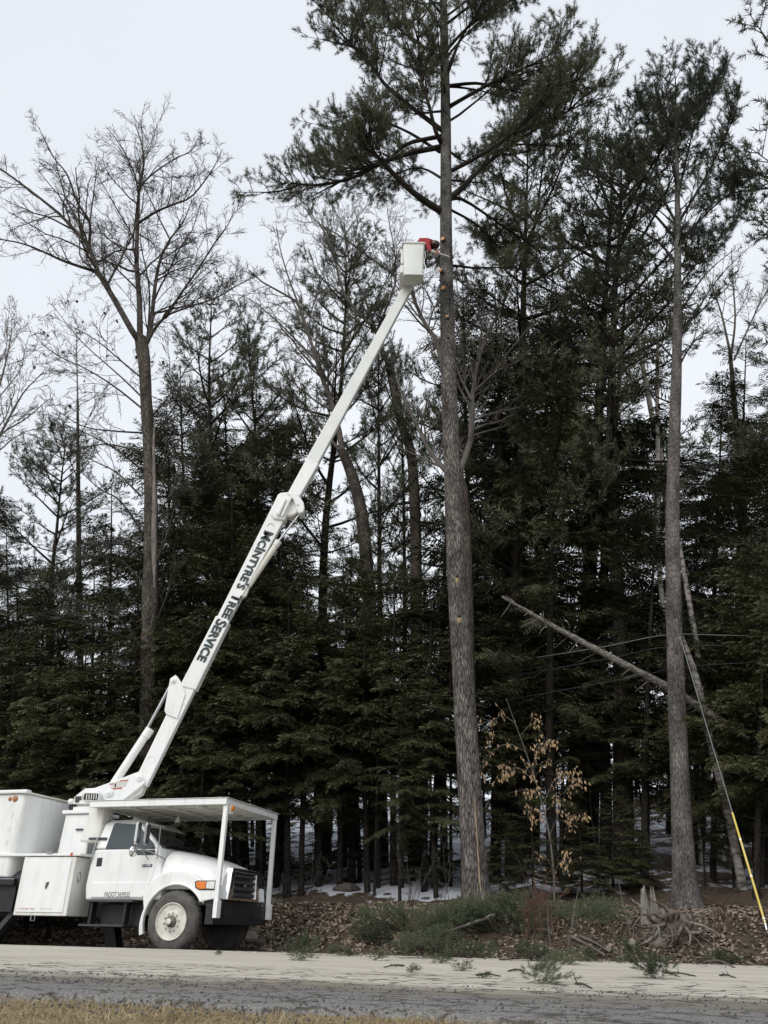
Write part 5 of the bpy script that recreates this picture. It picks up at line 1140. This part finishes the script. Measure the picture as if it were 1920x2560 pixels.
org = Vector(pel); me = bpy.data.meshes.new('body'); me.from_pydata([tuple(Vector(v) - org) for v in V], E_, []); bo = bpy.data.objects.new('body', me); COL.objects.link(bo)
sk = bo.modifiers.new('skin', 'SKIN'); sk.use_smooth_shade = True
for i, r in enumerate(R_): me.skin_vertices[0].data[i].radius = (r, r)
me.skin_vertices[0].data[0].use_root = True
bo.modifiers.new('sub', 'SUBSURF').levels = 1
dg = bpy.context.evaluated_depsgraph_get(); body = bpy.data.meshes.new_from_object(bo.evaluated_get(dg)); bpy.data.objects.remove(bo)
person = empty('person', tuple(org)); tag(person, 'worker in red jacket and dark helmet leaning out of the bucket with a chainsaw', 'person')
body.materials.clear()
for m_ in ('jacket', 'dark_cloth', 'skin'): body.materials.append(MATS[m_])
hd = [joints[k][0] - org for k in ('head', 'crown')]; hands = [joints[k][0] - org for k in ('pa_n', 'pa_f')]
for f in body.polygons:
    c = Vector(f.center); f.use_smooth = True
    f.material_index = 2 if min((c - h).length for h in hd) < .13 and c.z < hd[0].z + .02 else 1 if min((c - h).length for h in hands) < .075 or (c.z < -.02 and c.x < .12) else 0
body.name = 'body'; link('body', body, person)
hc_ = (hd[0] + hd[1]) / 2 + Vector((.01, 0, .035))
hm = MB(); ax_ = (hd[1] - hd[0]).normalized()
hm.ball(hc_ + Vector((-.03, 0, .0)), (.14, .135, .135), 18, 10).build('helmet', 'helmet_maroon', person, smooth='all')
MB().lathe([(.125, 0), (.15, .015), (.15, .025), (.12, .03)], hc_ + Vector((-.02, 0, -.02)), (.55, 0, -.8), 20).build('helmet_brim', 'helmet_maroon', person)
for sg in (-1, 1): MB().ball(hc_ + Vector((-.01, sg * .125, -.05)), (.045, .025, .055), 10, 8).build('ear_muff', 'dark_plastic', person, smooth='all')
nose = hd[1] + Vector((.06, 0, -.085)); MB().ball(nose, (.02, .016, .026), 8, 6).build('nose', 'skin', person, smooth='all')
MB().tube([hc_ + Vector((.06, -.1, -.07)), hc_ + Vector((.14, -.05, -.09)), hc_ + Vector((.14, .05, -.09)), hc_ + Vector((.06, .1, -.07))], .012, 6).build('safety_glasses', 'glass', person)
MB().tube([joints['pelvis'][0] - org + Vector((-.02, .17 * math.cos(a * math.pi / 8), .17 * math.sin(a * math.pi / 8))) for a in range(17)], .022, 6).build('harness_belt', 'dark_cloth', person)

c0 = u(1088, 634, -.24); saw = empty('chainsaw', tuple(c0)); tag(saw, 'chainsaw held by the worker with its bar towards the pine trunk', 'chainsaw')
tip = at(1122, 644, 17.25); bdir = (tip - c0).normalized(); sw = Vector((0, 1, 0)); sw = (sw - bdir * sw.dot(bdir)).normalized(); up_ = bdir.cross(sw); up_ = up_ if up_.z > 0 else -up_
def sp3(a, b, c): return bdir * a + sw * b + up_ * c
sbm = MB(); sbm.prism([sp3(-.17, -.06, -.06), sp3(.13, -.06, -.06), sp3(.15, -.06, .0), (sp3(.10, -.06, .09)), sp3(-.12, -.06, .10), sp3(-.19, -.06, .04)], sw * .13); sbm.build('engine_body', 'saw_body', saw, bevel=.02)
MB().prism([sp3(-.05, -.075, -.05), sp3(.13, -.075, -.05), sp3(.13, -.075, .04), sp3(-.05, -.075, .06)], sw * .02).build('side_cover', 'saw_orange', saw, bevel=.01)
MB().tube([sp3(.06, -.09, .02), sp3(.05, -.085, .13), sp3(.03, 0, .17), sp3(.05, .085, .13), sp3(.06, .09, -.02)], .013, 8).build('front_handle', 'dark_plastic', saw)
MB().tube([sp3(-.16, 0, .07), sp3(-.28, 0, .06), sp3(-.34, 0, .0), sp3(-.30, 0, -.05), sp3(-.17, 0, -.05)], .017, 8).build('rear_handle', 'dark_plastic', saw)
lb = (tip - c0).length; MB().prism([sp3(.12, -.045, -.04), sp3(lb - .05, -.045, -.045), sp3(lb, -.045, -.01), sp3(lb, -.045, .01), sp3(lb - .05, -.045, .04), sp3(.12, -.045, .035)], sw * .012).build('guide_bar', 'saw_body', saw, bevel=.003)

# ------------------------------------------------------------------ leaning dead stems, wires, guy
def log_thing(name, label, pts, radii, m, cat='log', k=10, spikes=0, sl=(.15, .5), smt='grey_twig', group=None, rough=.08, n=24):
    base = Vector(pts[0]); r = tree_root(name, base, label, cat, group); P_ = rel(smooth_line(pts, n), base); R_ = np.interp(np.linspace(0, 1, n), np.linspace(0, 1, len(radii)), radii)
    V, Fc = tubes_np([(P_, R_ * (1 + rough * RNG.normal(size=n)))], k); npmesh('stem', V, Fc, m, r, True)
    for q in (0, -1):
        d = Vector(P_[1] - P_[0]) if q == 0 else Vector(P_[-1] - P_[-2]); MB().lathe([(R_[q] * .96, 0), (R_[q] * .9, .006), (.001, .01)], Vector(P_[q]), -d if q == 0 else d, 10).build('broken_end', 'weathered_wood', r)
    for i in range(spikes):
        f = RNG.uniform(.05, .97); p, d = along(P_, f); dd = side_dir(d, RNG.uniform(.8, 1.5)); ln = RNG.uniform(*sl)
        V, Fc = tubes_np([(wander(p, dd, ln, 4, .08, 0), np.array([1, .8, .6, .3]) * min(.017, radii[0] * .55))], 5); npmesh('branch_stub', V, Fc, smt, r, True)
    return r
log_thing('leaning_dead_tree', 'grey dead spruce hung up diagonally between the two big pines, short broken branches', [at(1870, 1848, 19.1), at(1800, 1803, 19.0), at(1680, 1725, 18.9), at(1530, 1645, 18.8), at(1400, 1575, 18.8), at(1255, 1492, 18.8)], [.06, .105, .10, .085, .065, .03], 'dead_log', 'dead tree', 10, 46, (.15, .6), rough=.07, n=60)
log_thing('broken_birch', 'pale leaning broken birch stem behind the slender pine, lower of two', [at(1858, 2225, 19.4), at(1815, 2010, 19.3), at(1775, 1850, 19.2), at(1742, 1700, 19.2), at(1706, 1592, 19.2)], [.10, .095, .09, .08, .045], 'birch_dead', 'dead tree', 10, 6, rough=.06, n=40)
log_thing('broken_birch', 'dark patched leaning birch stem crossing behind the slender pine, upper of two', [at(1842, 2190, 21.), at(1790, 1905, 20.8), at(1758, 1725, 20.8), at(1738, 1590, 20.9), at(1712, 1440, 21.), at(1690, 1300, 21.2)], [.10, .095, .085, .08, .07, .04], 'birch_dead', 'dead tree', 10, 6, rough=.06, n=40)
for lab, seq, m_ in (('dark overhead cable, uppermost of three crossing behind the dead spruce', [(1130, 1676, 22), (1480, 1622, 20.5), (1660, 1588, 19.4), (1800, 1588, 18.8), (2000, 1594, 18.5)], 'wire'), ('dark overhead cable, middle of three crossing behind the dead spruce', [(1150, 1714, 22), (1515, 1648, 20.5), (1670, 1618, 19.4), (2000, 1612, 18.6)], 'wire_dark'), ('dark overhead cable, lowest of three crossing behind the dead spruce', [(1200, 1762, 22), (1590, 1692, 20), (1700, 1668, 19.3), (2000, 1650, 18.6)], 'wire_dark')):
    pts = [at(*q) for q in seq]; b0 = pts[0]; V, Fc = tubes_np([(rel(smooth_line(pts, 20), b0), np.full(20, .011))], 5); o = npmesh('overhead_cable', V, Fc, m_); o.location = b0; tag(o, lab, 'cable')
ga = ground_hit(1918, 2326); gt = at(1831, 2032, ga.y + .9); top = at(1700, 1592, ga.y + 2.3)
guy = tree_root('guy_wire', ga, 'steel guy wire with a yellow plastic guard anchored at the right edge', 'guy wire')
V, Fc = tubes_np([(rel([ga + (gt - ga) * .05, gt], ga), np.array([.019, .018]))], 10); npmesh('yellow_guard', V, Fc, 'yellow_guard', guy, True)
V, Fc = tubes_np([(rel([gt, (gt + top) / 2, top], ga), np.full(3, .010))], 5); npmesh('cable', V, Fc, 'wire', guy, True)
MB().tube([Vector((0, 0, -.15)), (gt - ga) * .07], .022, 8).build('anchor_rod', 'steel', guy)
for k in (.08, .42, .74): MB().lathe([(.024, 0), (.024, .03)], (gt - ga) * k, (gt - ga), 10).build('guard_clip', 'clear_lens', guy)

# ------------------------------------------------------------------ stump, roots, logs, rocks
sb = ground_hit(1652, 2336); stump = tree_root('jagged_stump', sb + Vector((0, .5, -.12)), 'splintered grey stump left of the slender pine', 'stump')
rj = random.Random(4); k = 26; m_ = MB(); rings = []
tops = [.34 + .30 * rj.random() ** 2 + (.30 if 5 <= j <= 9 else 0) for j in range(k)]
for f in (0, .25, .5, .75, 1): rings.append([Vector(((.21 - .08 * f + .03 * rj.random()) * math.cos(6.283 * j / k), (.19 - .06 * f) * math.sin(6.283 * j / k), tops[j] * f)) for j in range(k)])
rings.append([Vector((p.x * .55, p.y * .55, p.z * .72 + .02 * rj.random())) for p in rings[-1]]); m_.loft(rings); m_.build('stump_wood', 'weathered_wood', stump)
for j in range(5):
    a = rj.uniform(0, 6.28); MB().prism([Vector((.13 * math.cos(a) + dx, .13 * math.sin(a), z)) for dx, z in ((-.06, .2), (.06, .2), (.045, .5), (.0, rj.uniform(.66, .92)), (-.04, .55))], (0, .03, 0)).build('splinter', 'weathered_wood', stump)
rb = ground_hit(1706, 2372); roots = tree_root('root_mass', rb + Vector((0, .3, 0)), 'tangled upturned root mass in front of the slender pine', 'roots')
m_ = MB(); m_.ball((0, 0, .20), (.34, .24, .26), 34, 22); m_.v = [tuple(Vector(v) * (1 + .35 * mnoise.noise(Vector(v) * 5) + .30 * abs(mnoise.noise(Vector(v) * 12)) + .15 * mnoise.noise(Vector(v) * 27))) for v in m_.v]; m_.build('root_ball', 'root_wood', roots)
for i in range(34):
    a = rj.uniform(2.6, 6.8); e_ = rj.uniform(-.5, .7); p0 = Vector((.26 * math.cos(a), .2 * math.sin(a), .30 + .2 * e_)); P_ = wander(p0, (math.cos(a), math.sin(a) * .8, e_ - .2), rj.uniform(.25, .75), 7, .42, -.12)
    P_[:, 2] = np.maximum(P_[:, 2], -.02); V, Fc = tubes_np([(P_, np.linspace(rj.uniform(.016, .04), .006, 7))], 7); npmesh('root', V, Fc, 'root_wood' if i % 3 else 'weathered_wood', roots, True)
def lay(px_pts, r, up=.0): return [ground_hit(a, b) + Vector((0, 0, r * .8 + up)) for a, b in px_pts]
pts = [ground_hit(1790, 2345) + Vector((0, .9, .05)), ground_hit(1850, 2345) + Vector((0, .9, .06)), ground_hit(1960, 2352) + Vector((0, .9, .05))]
log_thing('fallen_log', 'grey weathered log lying on the bank by the yellow guy guard', pts, [.10, .12, .11], 'dead_log', rough=.1)
a_, b_ = ground_hit(1112, 2368), ground_hit(1236, 2352)
cl = log_thing('cut_pole', 'slim pale cut branch pole lying on the pine boughs below the tall pine', [at(1100, 2336, a_.y), at(1180, 2308, a_.y + .2), at(1236, 2288, a_.y + .35)], [.016, .026, .032], 'birch_dead', 'branch', 8, 5, (.05, .2), rough=.1)
for o in cl.children:
    if o.name.startswith('broken_end'): o.data.materials[0] = MATS['cut_wood']
for lab, q, r in (('split stick lying on the leaves near the road, left of a pair', [(1428, 2352), (1470, 2374), (1512, 2398)], .022), ('split stick lying on the leaves near the road, right of a pair', [(1450, 2350), (1490, 2368), (1524, 2390)], .018)):
    log_thing('stick', lab, lay(q, r, .04), [r, r, r * .8], 'grey_twig', 'stick', 6, 2, (.05, .15))
for lab, q in (('thin upright twig standing in the boughs right of the tall pine', [(1420, 2370), (1430, 2310), (1444, 2232)]), ('leaning thin twig right of the tall pine base', [(1378, 2375), (1372, 2320), (1368, 2270)]), ('thin twig poking up by the jagged stump', [(1575, 2330), (1560, 2270), (1546, 2200)]), ('bent twig near the right road edge', [(1838, 2420), (1800, 2402), (1770, 2402)])):
    g = ground_hit(*q[0]); pts = [g] + [at(a, b, g.y + .1 * i) for i, (a, b) in enumerate(q[1:])]
    log_thing('twig', lab, pts, [.013, .010, .005], 'grey_twig', 'twig', 5, 4, (.08, .2))
def rock(name, label, p, r, seed, m_='rock', group=None, sq=.7):
    q = random.Random(seed); b = MB(); b.ball((0, 0, 0), (r, r * q.uniform(.7, 1), r * sq), 12, 8); o3 = Vector((q.random() * 9, q.random() * 9, 0))
    b.v = [tuple(Vector(v) * (1 + .35 * mnoise.noise(Vector(v) / r * .9 + o3) + .12 * mnoise.noise(Vector(v) / r * 2.5 + o3))) for v in b.v]
    o = b.build(name, m_, None, smooth=28); o.location = p + Vector((0, 0, r * sq * .35)); o.rotation_euler = (0, 0, q.uniform(0, 6)); tag(o, label, 'rock', group); return o
for i, (a, b, r, lab) in enumerate(((628, 2352, .17, 'grey rounded rock behind the bumper, paler than its neighbours'), (652, 2362, .15, 'flat brown rock right of the pale rock behind the bumper'), (606, 2345, .19, 'tilted brown rock closest to the bumper'), (676, 2350, .13, 'small rock at the right end of the heap by the bumper'), (640, 2336, .14, 'small brown rock on top of the heap by the bumper'), (600, 2362, .12, 'low rock at the foot of the heap beside the far front wheel'), (1640, 2366, .15, 'pale flat boulder in the leaves left of the root mass'), (1580, 2362, .09, 'small stone in the leaves left of the pale boulder'))):
    rock('rock', lab, ground_hit(a, b), r, i, 'rock' if i in (0, 6, 7) else 'dirt_rock')
for i in range(7):
    x = 560 + PR.random() * 560; Y = PR.uniform(21.5, 30); g = at(x, 2200, Y); ln = PR.uniform(.8, 2.6); a = PR.uniform(-1.2, 1.2); p = Vector((g.x, Y, gz(g.x, Y) + .08)); q = Vector((g.x + ln * math.cos(a), Y + ln * math.sin(a), 0)); q.z = gz(q.x, q.y) + PR.uniform(.08, .5)
    log_thing('fallen_log', 'dark fallen log lying on the snow among the trunks', [p, (p + q) / 2, q], [.09, .08, .05], 'dark_bark', 'log', 7, 5, (.1, .6), 'dark_twig', 'fallen logs on the snow')
for i in range(14):
    x = 560 + PR.random() * 900; Y = PR.uniform(20.8, 29); g = at(x, 2200, Y); rock('snow_rock', 'dark rock breaking through the snow under the trees', Vector((g.x, Y, gz(g.x, Y) - .08)), PR.uniform(.15, .38), 50 + i, 'dark_rock', 'dark rocks in the snow', .45)

# ------------------------------------------------------------------ cut pine boughs, sprigs, weeds
def bough_mesh(ln, seed, tuft=.9, r=.028):
    global RNG
    keep = RNG; RNG = np.random.default_rng(seed); lines, tf = [], []; A_ = wander((0, 0, 0), (1, 0, .15), ln, 8, .06, -.03); A_[:, 2] = np.maximum(A_[:, 2], .03)
    pine_limb(lines, tf, A_, r, ln * .36, .07, .12, tuft, 1.0, .15, tr=r * .35)
    for i in range(int(5 + ln * 2)):
        p, d = along(A_, RNG.uniform(.15, .8)); C = wander(p, unit(side_dir(d, .7, None, .3) + np.array([0, 0, .12])), ln * .42, 5, .08, -.03); pine_limb(lines, tf, C, r * .5, ln * .24, .075, .1, tuft, 1., .12, tr=r * .3)
    V, Fc = tubes_np(lines); a = npmesh('branch', V, Fc, 'dark_bark', None, True); V, Fc = place(*TUFT, [s[0] for s in tf], [s[1] for s in tf], [s[2] for s in tf]); V[:, 2] = np.maximum(V[:, 2], -.05); b = npmesh('needles', V, Fc, 'fresh_needles')
    RNG = keep; ms = (a.data, b.data); bpy.data.objects.remove(a); bpy.data.objects.remove(b); return ms
BOUGH = [bough_mesh(1.3, 21, .62, .02), bough_mesh(1.1, 22, .6, .018), bough_mesh(1.45, 23, .62, .02)]; SPRIG = [bough_mesh(.42, 31, .42, .006), bough_mesh(.3, 32, .4, .005)]
def put_bough(proto, name, p, rz, k, label, group, tilt=0.):
    r = empty(name, tuple(p), rz); r.rotation_euler = (0, -tilt, rz); r.scale = (k, k, k * .7); tag(r, label, 'branch' if name != 'pine_sprig' else 'sprig', group)
    for nm, me in zip(('branch', 'needles'), proto):
        o = bpy.data.objects.new(nm, me); COL.objects.link(o); o.parent = r
bl_ = [(1085, 2372, 2.9, .95, .22), (1020, 2382, 3.3, .8, .1), (965, 2388, .2, .7, .05), (1120, 2376, .5, .95, .25), (1190, 2378, 2.4, 1.0, .22), (1245, 2380, .3, .95, .2), (1300, 2378, 2.8, .95, .2), (1345, 2382, .4, .9, .15), (1400, 2378, 2.9, .9, .2), (1455, 2376, .3, .85, .2), (1515, 2368, 1.1, .75, .6), (1180, 2398, 3.3, .65, .05), (1250, 2402, .1, .6, .0), (1110, 2394, .3, .65, .05), (905, 2392, 3.0, .3, .05)]
where = ['at the foot of the tall pine', 'left of the tall pine base', 'at the left end of the brush heap', 'under the pale cut pole', 'just right of the tall pine base', 'in the middle of the heap behind the pale pole', 'below the reddish weeds', 'under the upright twig', 'right of the upright twig', 'towards the right end of the heap', 'standing up at the right end of the heap', 'spilling towards the road below the tall pine', 'nearest the road under the heap', 'in front of the pale pole end', 'lying alone far left near the road edge']
more = [(1150, 2366, 1.0, 'leaning on the tall pine trunk, right side'), (1215, 2368, 2.0, 'behind the pale pole, upper layer'), (1270, 2370, .8, 'in the upper layer left of the reddish weeds'), (1325, 2370, 2.4, 'in the upper layer among the reddish weeds'), (1375, 2370, 1.0, 'in the upper layer right of the reddish weeds'), (1430, 2368, 2.2, 'behind the upright twig, upper layer'), (1480, 2366, .7, 'in the upper layer near the heap right end'), (1050, 2374, 1.6, 'in the upper layer left of the tall pine')]
for i, (a, b, rz, w_) in enumerate(more):
    put_bough(BOUGH[i % 3], 'pine_bough', ground_hit(a, b) + Vector((0, 1.15, .22)), rz, .9, 'cut green pine bough ' + w_, 'cut pine boughs on the bank', .25)
for i, (a, b, rz, k, tl_) in enumerate(bl_):
    put_bough(BOUGH[i % 3], 'pine_bough', ground_hit(a, b) + (Vector((0, .75, .12)) if i < 11 else Vector((0, .1, 0))), rz, k * 1.0, 'cut green pine bough ' + where[i], 'cut pine boughs on the bank', tl_)
sg = [(1700, 2448, 2.9, 1.5, 'largest green sprig on the road, lying at the right'), (1660, 2446, 3.3, .8, 'small sprig beside the largest sprig on the road'), (1322, 2462, .6, 1.15, 'tufted green sprig on the road right of the middle'), (735, 2388, 1.2, 1.6, 'upright green sprig at the road edge right of the truck'), (720, 2402, .5, .9, 'sprig in front of the upright one at the road edge'), (932, 2402, 1.0, .9, 'sprig at the road edge below the brush'), (1385, 2412, .4, 1.2, 'sprig on the road edge below the split sticks'), (1500, 2405, 2.7, 1.1, 'sprig on the road edge right of the split sticks'), (1075, 2408, .2, .8, 'sprig at the road edge under the tall pine'), (556, 2388, 3.0, .4, 'tiny dark sprig on the road in front of the truck'), (1130, 2428, .3, .6, 'little sprig lying on the road below the brush'), (1380, 2432, 3.0, .7, 'little dark sprig on the road under the heap'), (1870, 2412, 2.8, 1.2, 'low green sprig at the right road edge'), (1770, 2408, .3, 1.1, 'low green sprig left of the bent twig'), (1190, 2446, .1, .35, 'tiny bit of greenery on the pale road'), (1040, 2434, 2.0, .5, 'small dark sprig on the road at left of the cracks')]
for i, (a, b, rz, k, lab) in enumerate(sg): put_bough(SPRIG[i % 2], 'pine_sprig', ground_hit(a, b), rz, k * .62, lab, None, .1 if k < 1.3 else .25)
for i, (q, lab) in enumerate((([(1190, 2440), (1250, 2442)], 'thin straight stick on the road, left of the tufted sprig'), ([(1440, 2462), (1480, 2473)], 'short dark stick on the road right of the tufted sprig'), ([(1660, 2434), (1740, 2442)], 'long thin stick lying across the big sprig'), ([(1270, 2430), (1310, 2428)], 'short stick at the back of the road'), ([(1010, 2416), (960, 2420)], 'short stick on the road edge at left'), ([(1800, 2440), (1840, 2446)], 'short pale stick near the right edge of the road'))):
    pts = lay(q, .008); pts = [pts[0], (pts[0] + pts[1]) / 2 + Vector((0, .03, .012)), pts[1]]; log_thing('twig', lab, pts, [.010, .009, .005], 'dark_twig', 'twig', 5, 3, (.04, .12), 'dark_twig', n=8)
# reddish weed stalks
for i, (a, b, h) in enumerate(((1352, 2372, .95), (1395, 2372, 1.05), (1335, 2374, .8), (1830, 2352, .7))):
    g = ground_hit(a, b) + Vector((0, .3, 0)); lines = []
    for j in range(4): bare(lines, wander((PR.gauss(0, .06), PR.gauss(0, .06), 0), (PR.gauss(0, .15), PR.gauss(0, .15), 1), h * PR.uniform(.7, 1.1), 7, .05, .05), .010, .004, 1, 3, .05, 1.2, .22, (.5, 1.), .12, .45, .005)
    V, Fc = tubes_np(lines); o = npmesh('dry_weed', V, Fc, 'red_twig'); o.location = g
    tag(o, ('dry reddish weed clump in the boughs, middle one', 'taller dry weed clump right of the middle one', 'dry reddish weed clump, leftmost', 'dry weed stalk right of the slender pine base')[i], 'weed')
# brush of thin bare stems at the wood edge
for i in range(12):
    x = (570 + 560 * PR.random()) if i < 8 else (1280 + 500 * PR.random()); Y = PR.uniform(18.6, 20.4); g = at(x, 2260, Y); lines = []
    for j in range(3): bare(lines, wander((PR.gauss(0, .1), PR.gauss(0, .1), 0), (PR.gauss(0, .3), PR.gauss(0, .2), 1), PR.uniform(.6, 1.8), 8, .09, .02), .009, .003, 1, 3, .03, .8, .4, (.4, .9), .12, .25, .005)
    V, Fc = tubes_np(lines); o = npmesh('bare_shrub', V, Fc, 'dark_twig'); o.location = (g.x, Y, gz(g.x, Y)); tag(o, 'low tangle of bare grey stems at the wood edge', 'shrub', 'bare shrubs at the wood edge')

# ------------------------------------------------------------------ beech sapling with clinging leaves
YB = 19.2; sp_ = [at(1388, 2285, YB), at(1384, 2180, YB), at(1372, 2080, YB), at(1350, 1990, YB), at(1318, 1890, YB), at(1285, 1800, YB), at(1265, 1745, YB)]
b0 = Vector((sp_[0].x, sp_[0].y, gz(sp_[0].x, sp_[0].y) - .05)); beech = tree_root('beech_sapling', b0, 'slim beech sapling with tan dead leaves right of the tall pine', 'tree')
tiers = [([(1290, 1810), (1260, 1790), (1235, 1800), (1205, 1830)], 44), ([(1300, 1840), (1330, 1810), (1360, 1840), (1352, 1880)], 52), ([(1315, 1880), (1270, 1860), (1230, 1880), (1195, 1910)], 40), ([(1330, 1930), (1340, 1880), (1350, 1860)], 30), ([(1340, 1960), (1300, 1920), (1275, 1925), (1245, 1940)], 56), ([(1345, 1975), (1335, 1930), (1345, 1890)], 30),
         ([(1355, 2000), (1330, 1975), (1315, 1975)], 32), ([(1358, 2010), (1390, 1945), (1420, 1940), (1432, 1960)], 70), ([(1362, 2030), (1400, 1990), (1440, 1950)], 30), ([(1372, 2080), (1340, 2025), (1325, 2040)], 40), ([(1374, 2090), (1400, 2030), (1425, 2045)], 56), ([(1382, 2170), (1360, 2140), (1345, 2150)], 22), ([(1384, 2180), (1405, 2150), (1420, 2160)], 26)]
V, Fc = tubes_np([(rel(smooth_line([b0] + sp_[1:], 22), b0), np.linspace(.03, .006, 22))], 6); npmesh('stem', V, Fc, 'grey_twig', beech, True)
LVv = [(0, 0, 0), (.028, .012, -.035), (.024, .022, -.075), (0, .012, -.125), (-.024, .022, -.075), (-.028, .012, -.035), (0, -.004, -.06)]
lm = bpy.data.meshes.new('leaf'); lm.from_pydata(LVv, [], [(0, 1, 6), (1, 2, 6), (2, 3, 6), (3, 4, 6), (4, 5, 6), (5, 0, 6)]); lm.materials.append(MATS['beech_leaf']); lm.update()
extra = []; cnt = 0
for q, (seq, nl) in enumerate(tiers):
    P_ = rel(smooth_line(lpx(seq, YB, RNG.uniform(-.5, .4)), 9), b0); lines = [(P_, np.linspace(.010, .004, 9))]; ends = []
    for i in range(9):
        p, d = along(P_, RNG.uniform(.2, .98)); C = wander(p, unit(side_dir(d, .9) + [0, 0, .1]), RNG.uniform(.2, .55), 4, .1, -.03); lines.append((C, np.array([.005, .004, .004, .003]))); ends.append(C)
    V, Fc = tubes_np(lines, 3); npmesh('twig', V, Fc, 'grey_twig', beech, True)
    for i in range(nl):
        C = ends[RNG.integers(len(ends))] if RNG.random() < .8 else P_; p, d = along(C, RNG.uniform(.1, .99)); p = p + RNG.normal(0, .035, 3); rot = (RNG.normal(0, .3), RNG.normal(.15, .35), RNG.uniform(0, 6.28)); k = RNG.uniform(.5, .9)
        if cnt < 300 and i < nl * .6:
            o = bpy.data.objects.new('leaf', lm); COL.objects.link(o); o.parent = beech; o.location = p; o.rotation_euler = rot; o.scale = (k, k, k); cnt += 1
        else: extra.append(Matrix.LocRotScale(Vector(p), Matrix.Rotation(rot[2], 3, 'Z') @ Matrix.Rotation(rot[1], 3, 'Y') @ Matrix.Rotation(rot[0], 3, 'X'), Vector((k, k, k))))
m_ = MB()
for M_ in extra: m_.add([M_ @ Vector(v) for v in LVv], [(0, 1, 6), (1, 2, 6), (2, 3, 6), (3, 4, 6), (4, 5, 6), (5, 0, 6)])
tag(m_.build('leaf_mass', 'beech_leaf', beech), kind='stuff')

# ------------------------------------------------------------------ loose cover nobody could count
def scatter(name, n, area, tmplV, tmplF, m_, zf, sc, dirs, flt=None, seed=1):
    r = np.random.default_rng(seed); s = r.uniform(area[0], area[1], n); t = r.uniform(area[2], area[3], n); P_ = []
    for a, b in zip(s, t):
        if flt and not flt(a, b): continue
        x, y = xy(a, b); P_.append((x, y, zf(a, b)))
    P_ = np.array(P_); d = dirs(r, len(P_)); V, Fc = place(tmplV, tmplF, P_, d, r.uniform(*sc, len(P_))); o = npmesh(name, V, Fc, m_); tag(o, kind='stuff'); return o
LEAF_V = np.array([[0, -.05, 0], [.03, -.015, .012], [.026, .025, .016], [0, .055, .004], [-.026, .025, .014], [-.03, -.015, .01]]); LEAF_F = np.array([[0, 1, 2], [0, 2, 3], [0, 3, 4], [0, 4, 5]])
ll = scatter('leaf_litter', 68000, (1.2, 15, -1.75, 4.6), LEAF_V, LEAF_F, 'litter', lambda s, t: (road_z(t) if t < -1.62 else hz(s, t)) + .012, (.25, .85), lambda r, n: r.normal(0, .45, (n, 3)) + [0, 0, 1], lambda s, t: (s > 2.4 - .35 * min(0, t - .5) or t > 1.9) and (t > -1.45 or RNG.random() < .10) and RNG.random() < .62 + 1.1 * mnoise.noise(Vector((s * 1.4, t * 1.9, 2))), 3)
tag(ll, 'brown fallen leaves covering the roadside bank', 'leaves')
ll = scatter('leaf_litter', 7000, (-7, 2.6, 1.3, 4.5), LEAF_V, LEAF_F, 'litter', lambda s, t: hz(s, t) + .012, (.6, 1.2), lambda r, n: r.normal(0, .45, (n, 3)) + [0, 0, 1], None, 4)
tag(ll, 'brown fallen leaves on the dirt bank behind the truck', 'leaves')
BL_V = np.array([[-.0025, 0, 0], [.0025, 0, 0], [.0018, .014, .025], [-.0018, .014, .025], [0, .045, .036]]); BL_F = np.array([[0, 1, 2], [0, 2, 3], [3, 2, 4]])
gr_ = scatter('dry_grass', 46000, (1.5, 9.8, -12.6, -9.55), BL_V, BL_F, 'straw', lambda s, t: lawn_z(s, t), (.5, 1.2), lambda r, n: r.normal(0, .9, (n, 3)) + [0, 0, .55], lambda s, t: t < -9.72 - .75 * sstep(6.4, 8.9, s) + .3 * mnoise.noise(Vector((s * .9, 3, 0))) + .25 * mnoise.noise(Vector((s * 3.1, t * 3, 7))), 5)
tag(gr_, 'straw coloured dry grass along the near edge of the road', 'grass')
PEB = MB().ball((0, 0, 0), (.011, .009, .007), 5, 4); PV = np.array(PEB.v); PF = np.array([q for f in PEB.f for q in ([f[:3], (f[0], f[2], f[3])] if len(f) == 4 else [(f[0], f[i], f[i + 1]) for i in range(1, len(f) - 1)])])
gv = scatter('loose_gravel', 8000, (1, 11, -10.6, -7.9), PV, PF, 'gravel', lambda s, t: road_z(t) + .004, (.15, 1.1), lambda r, n: r.normal(0, 1, (n, 3)), lambda s, t: RNG.random() < .12 + 1.6 * max(0, mnoise.noise(Vector((s * .45, t * 2.0, 1))) + .5 * mnoise.noise(Vector((s * 2.2, t * 5, 4)))), 6)
tag(gv, 'dark loose gravel strewn on the near side of the road', 'gravel')
tw = scatter('needle_debris', 2600, (1.5, 13, -3.2, -1.2), np.array([[-.004, 0, -.05], [.004, 0, -.05], [.0, .004, .05]]), np.array([[0, 1, 2]]), 'dark_twig', lambda s, t: (road_z(t) if t < -1.62 else hz(s, t)) + .006, (.4, 1.3), lambda r, n: r.normal(0, 1, (n, 3)) * [1, 1, .12], lambda s, t: RNG.random() < math.exp(-(max(0, -1.7 - t)) * 2.2), 8)
tag(tw, 'needles and twig crumbs along the far road edge', 'debris')
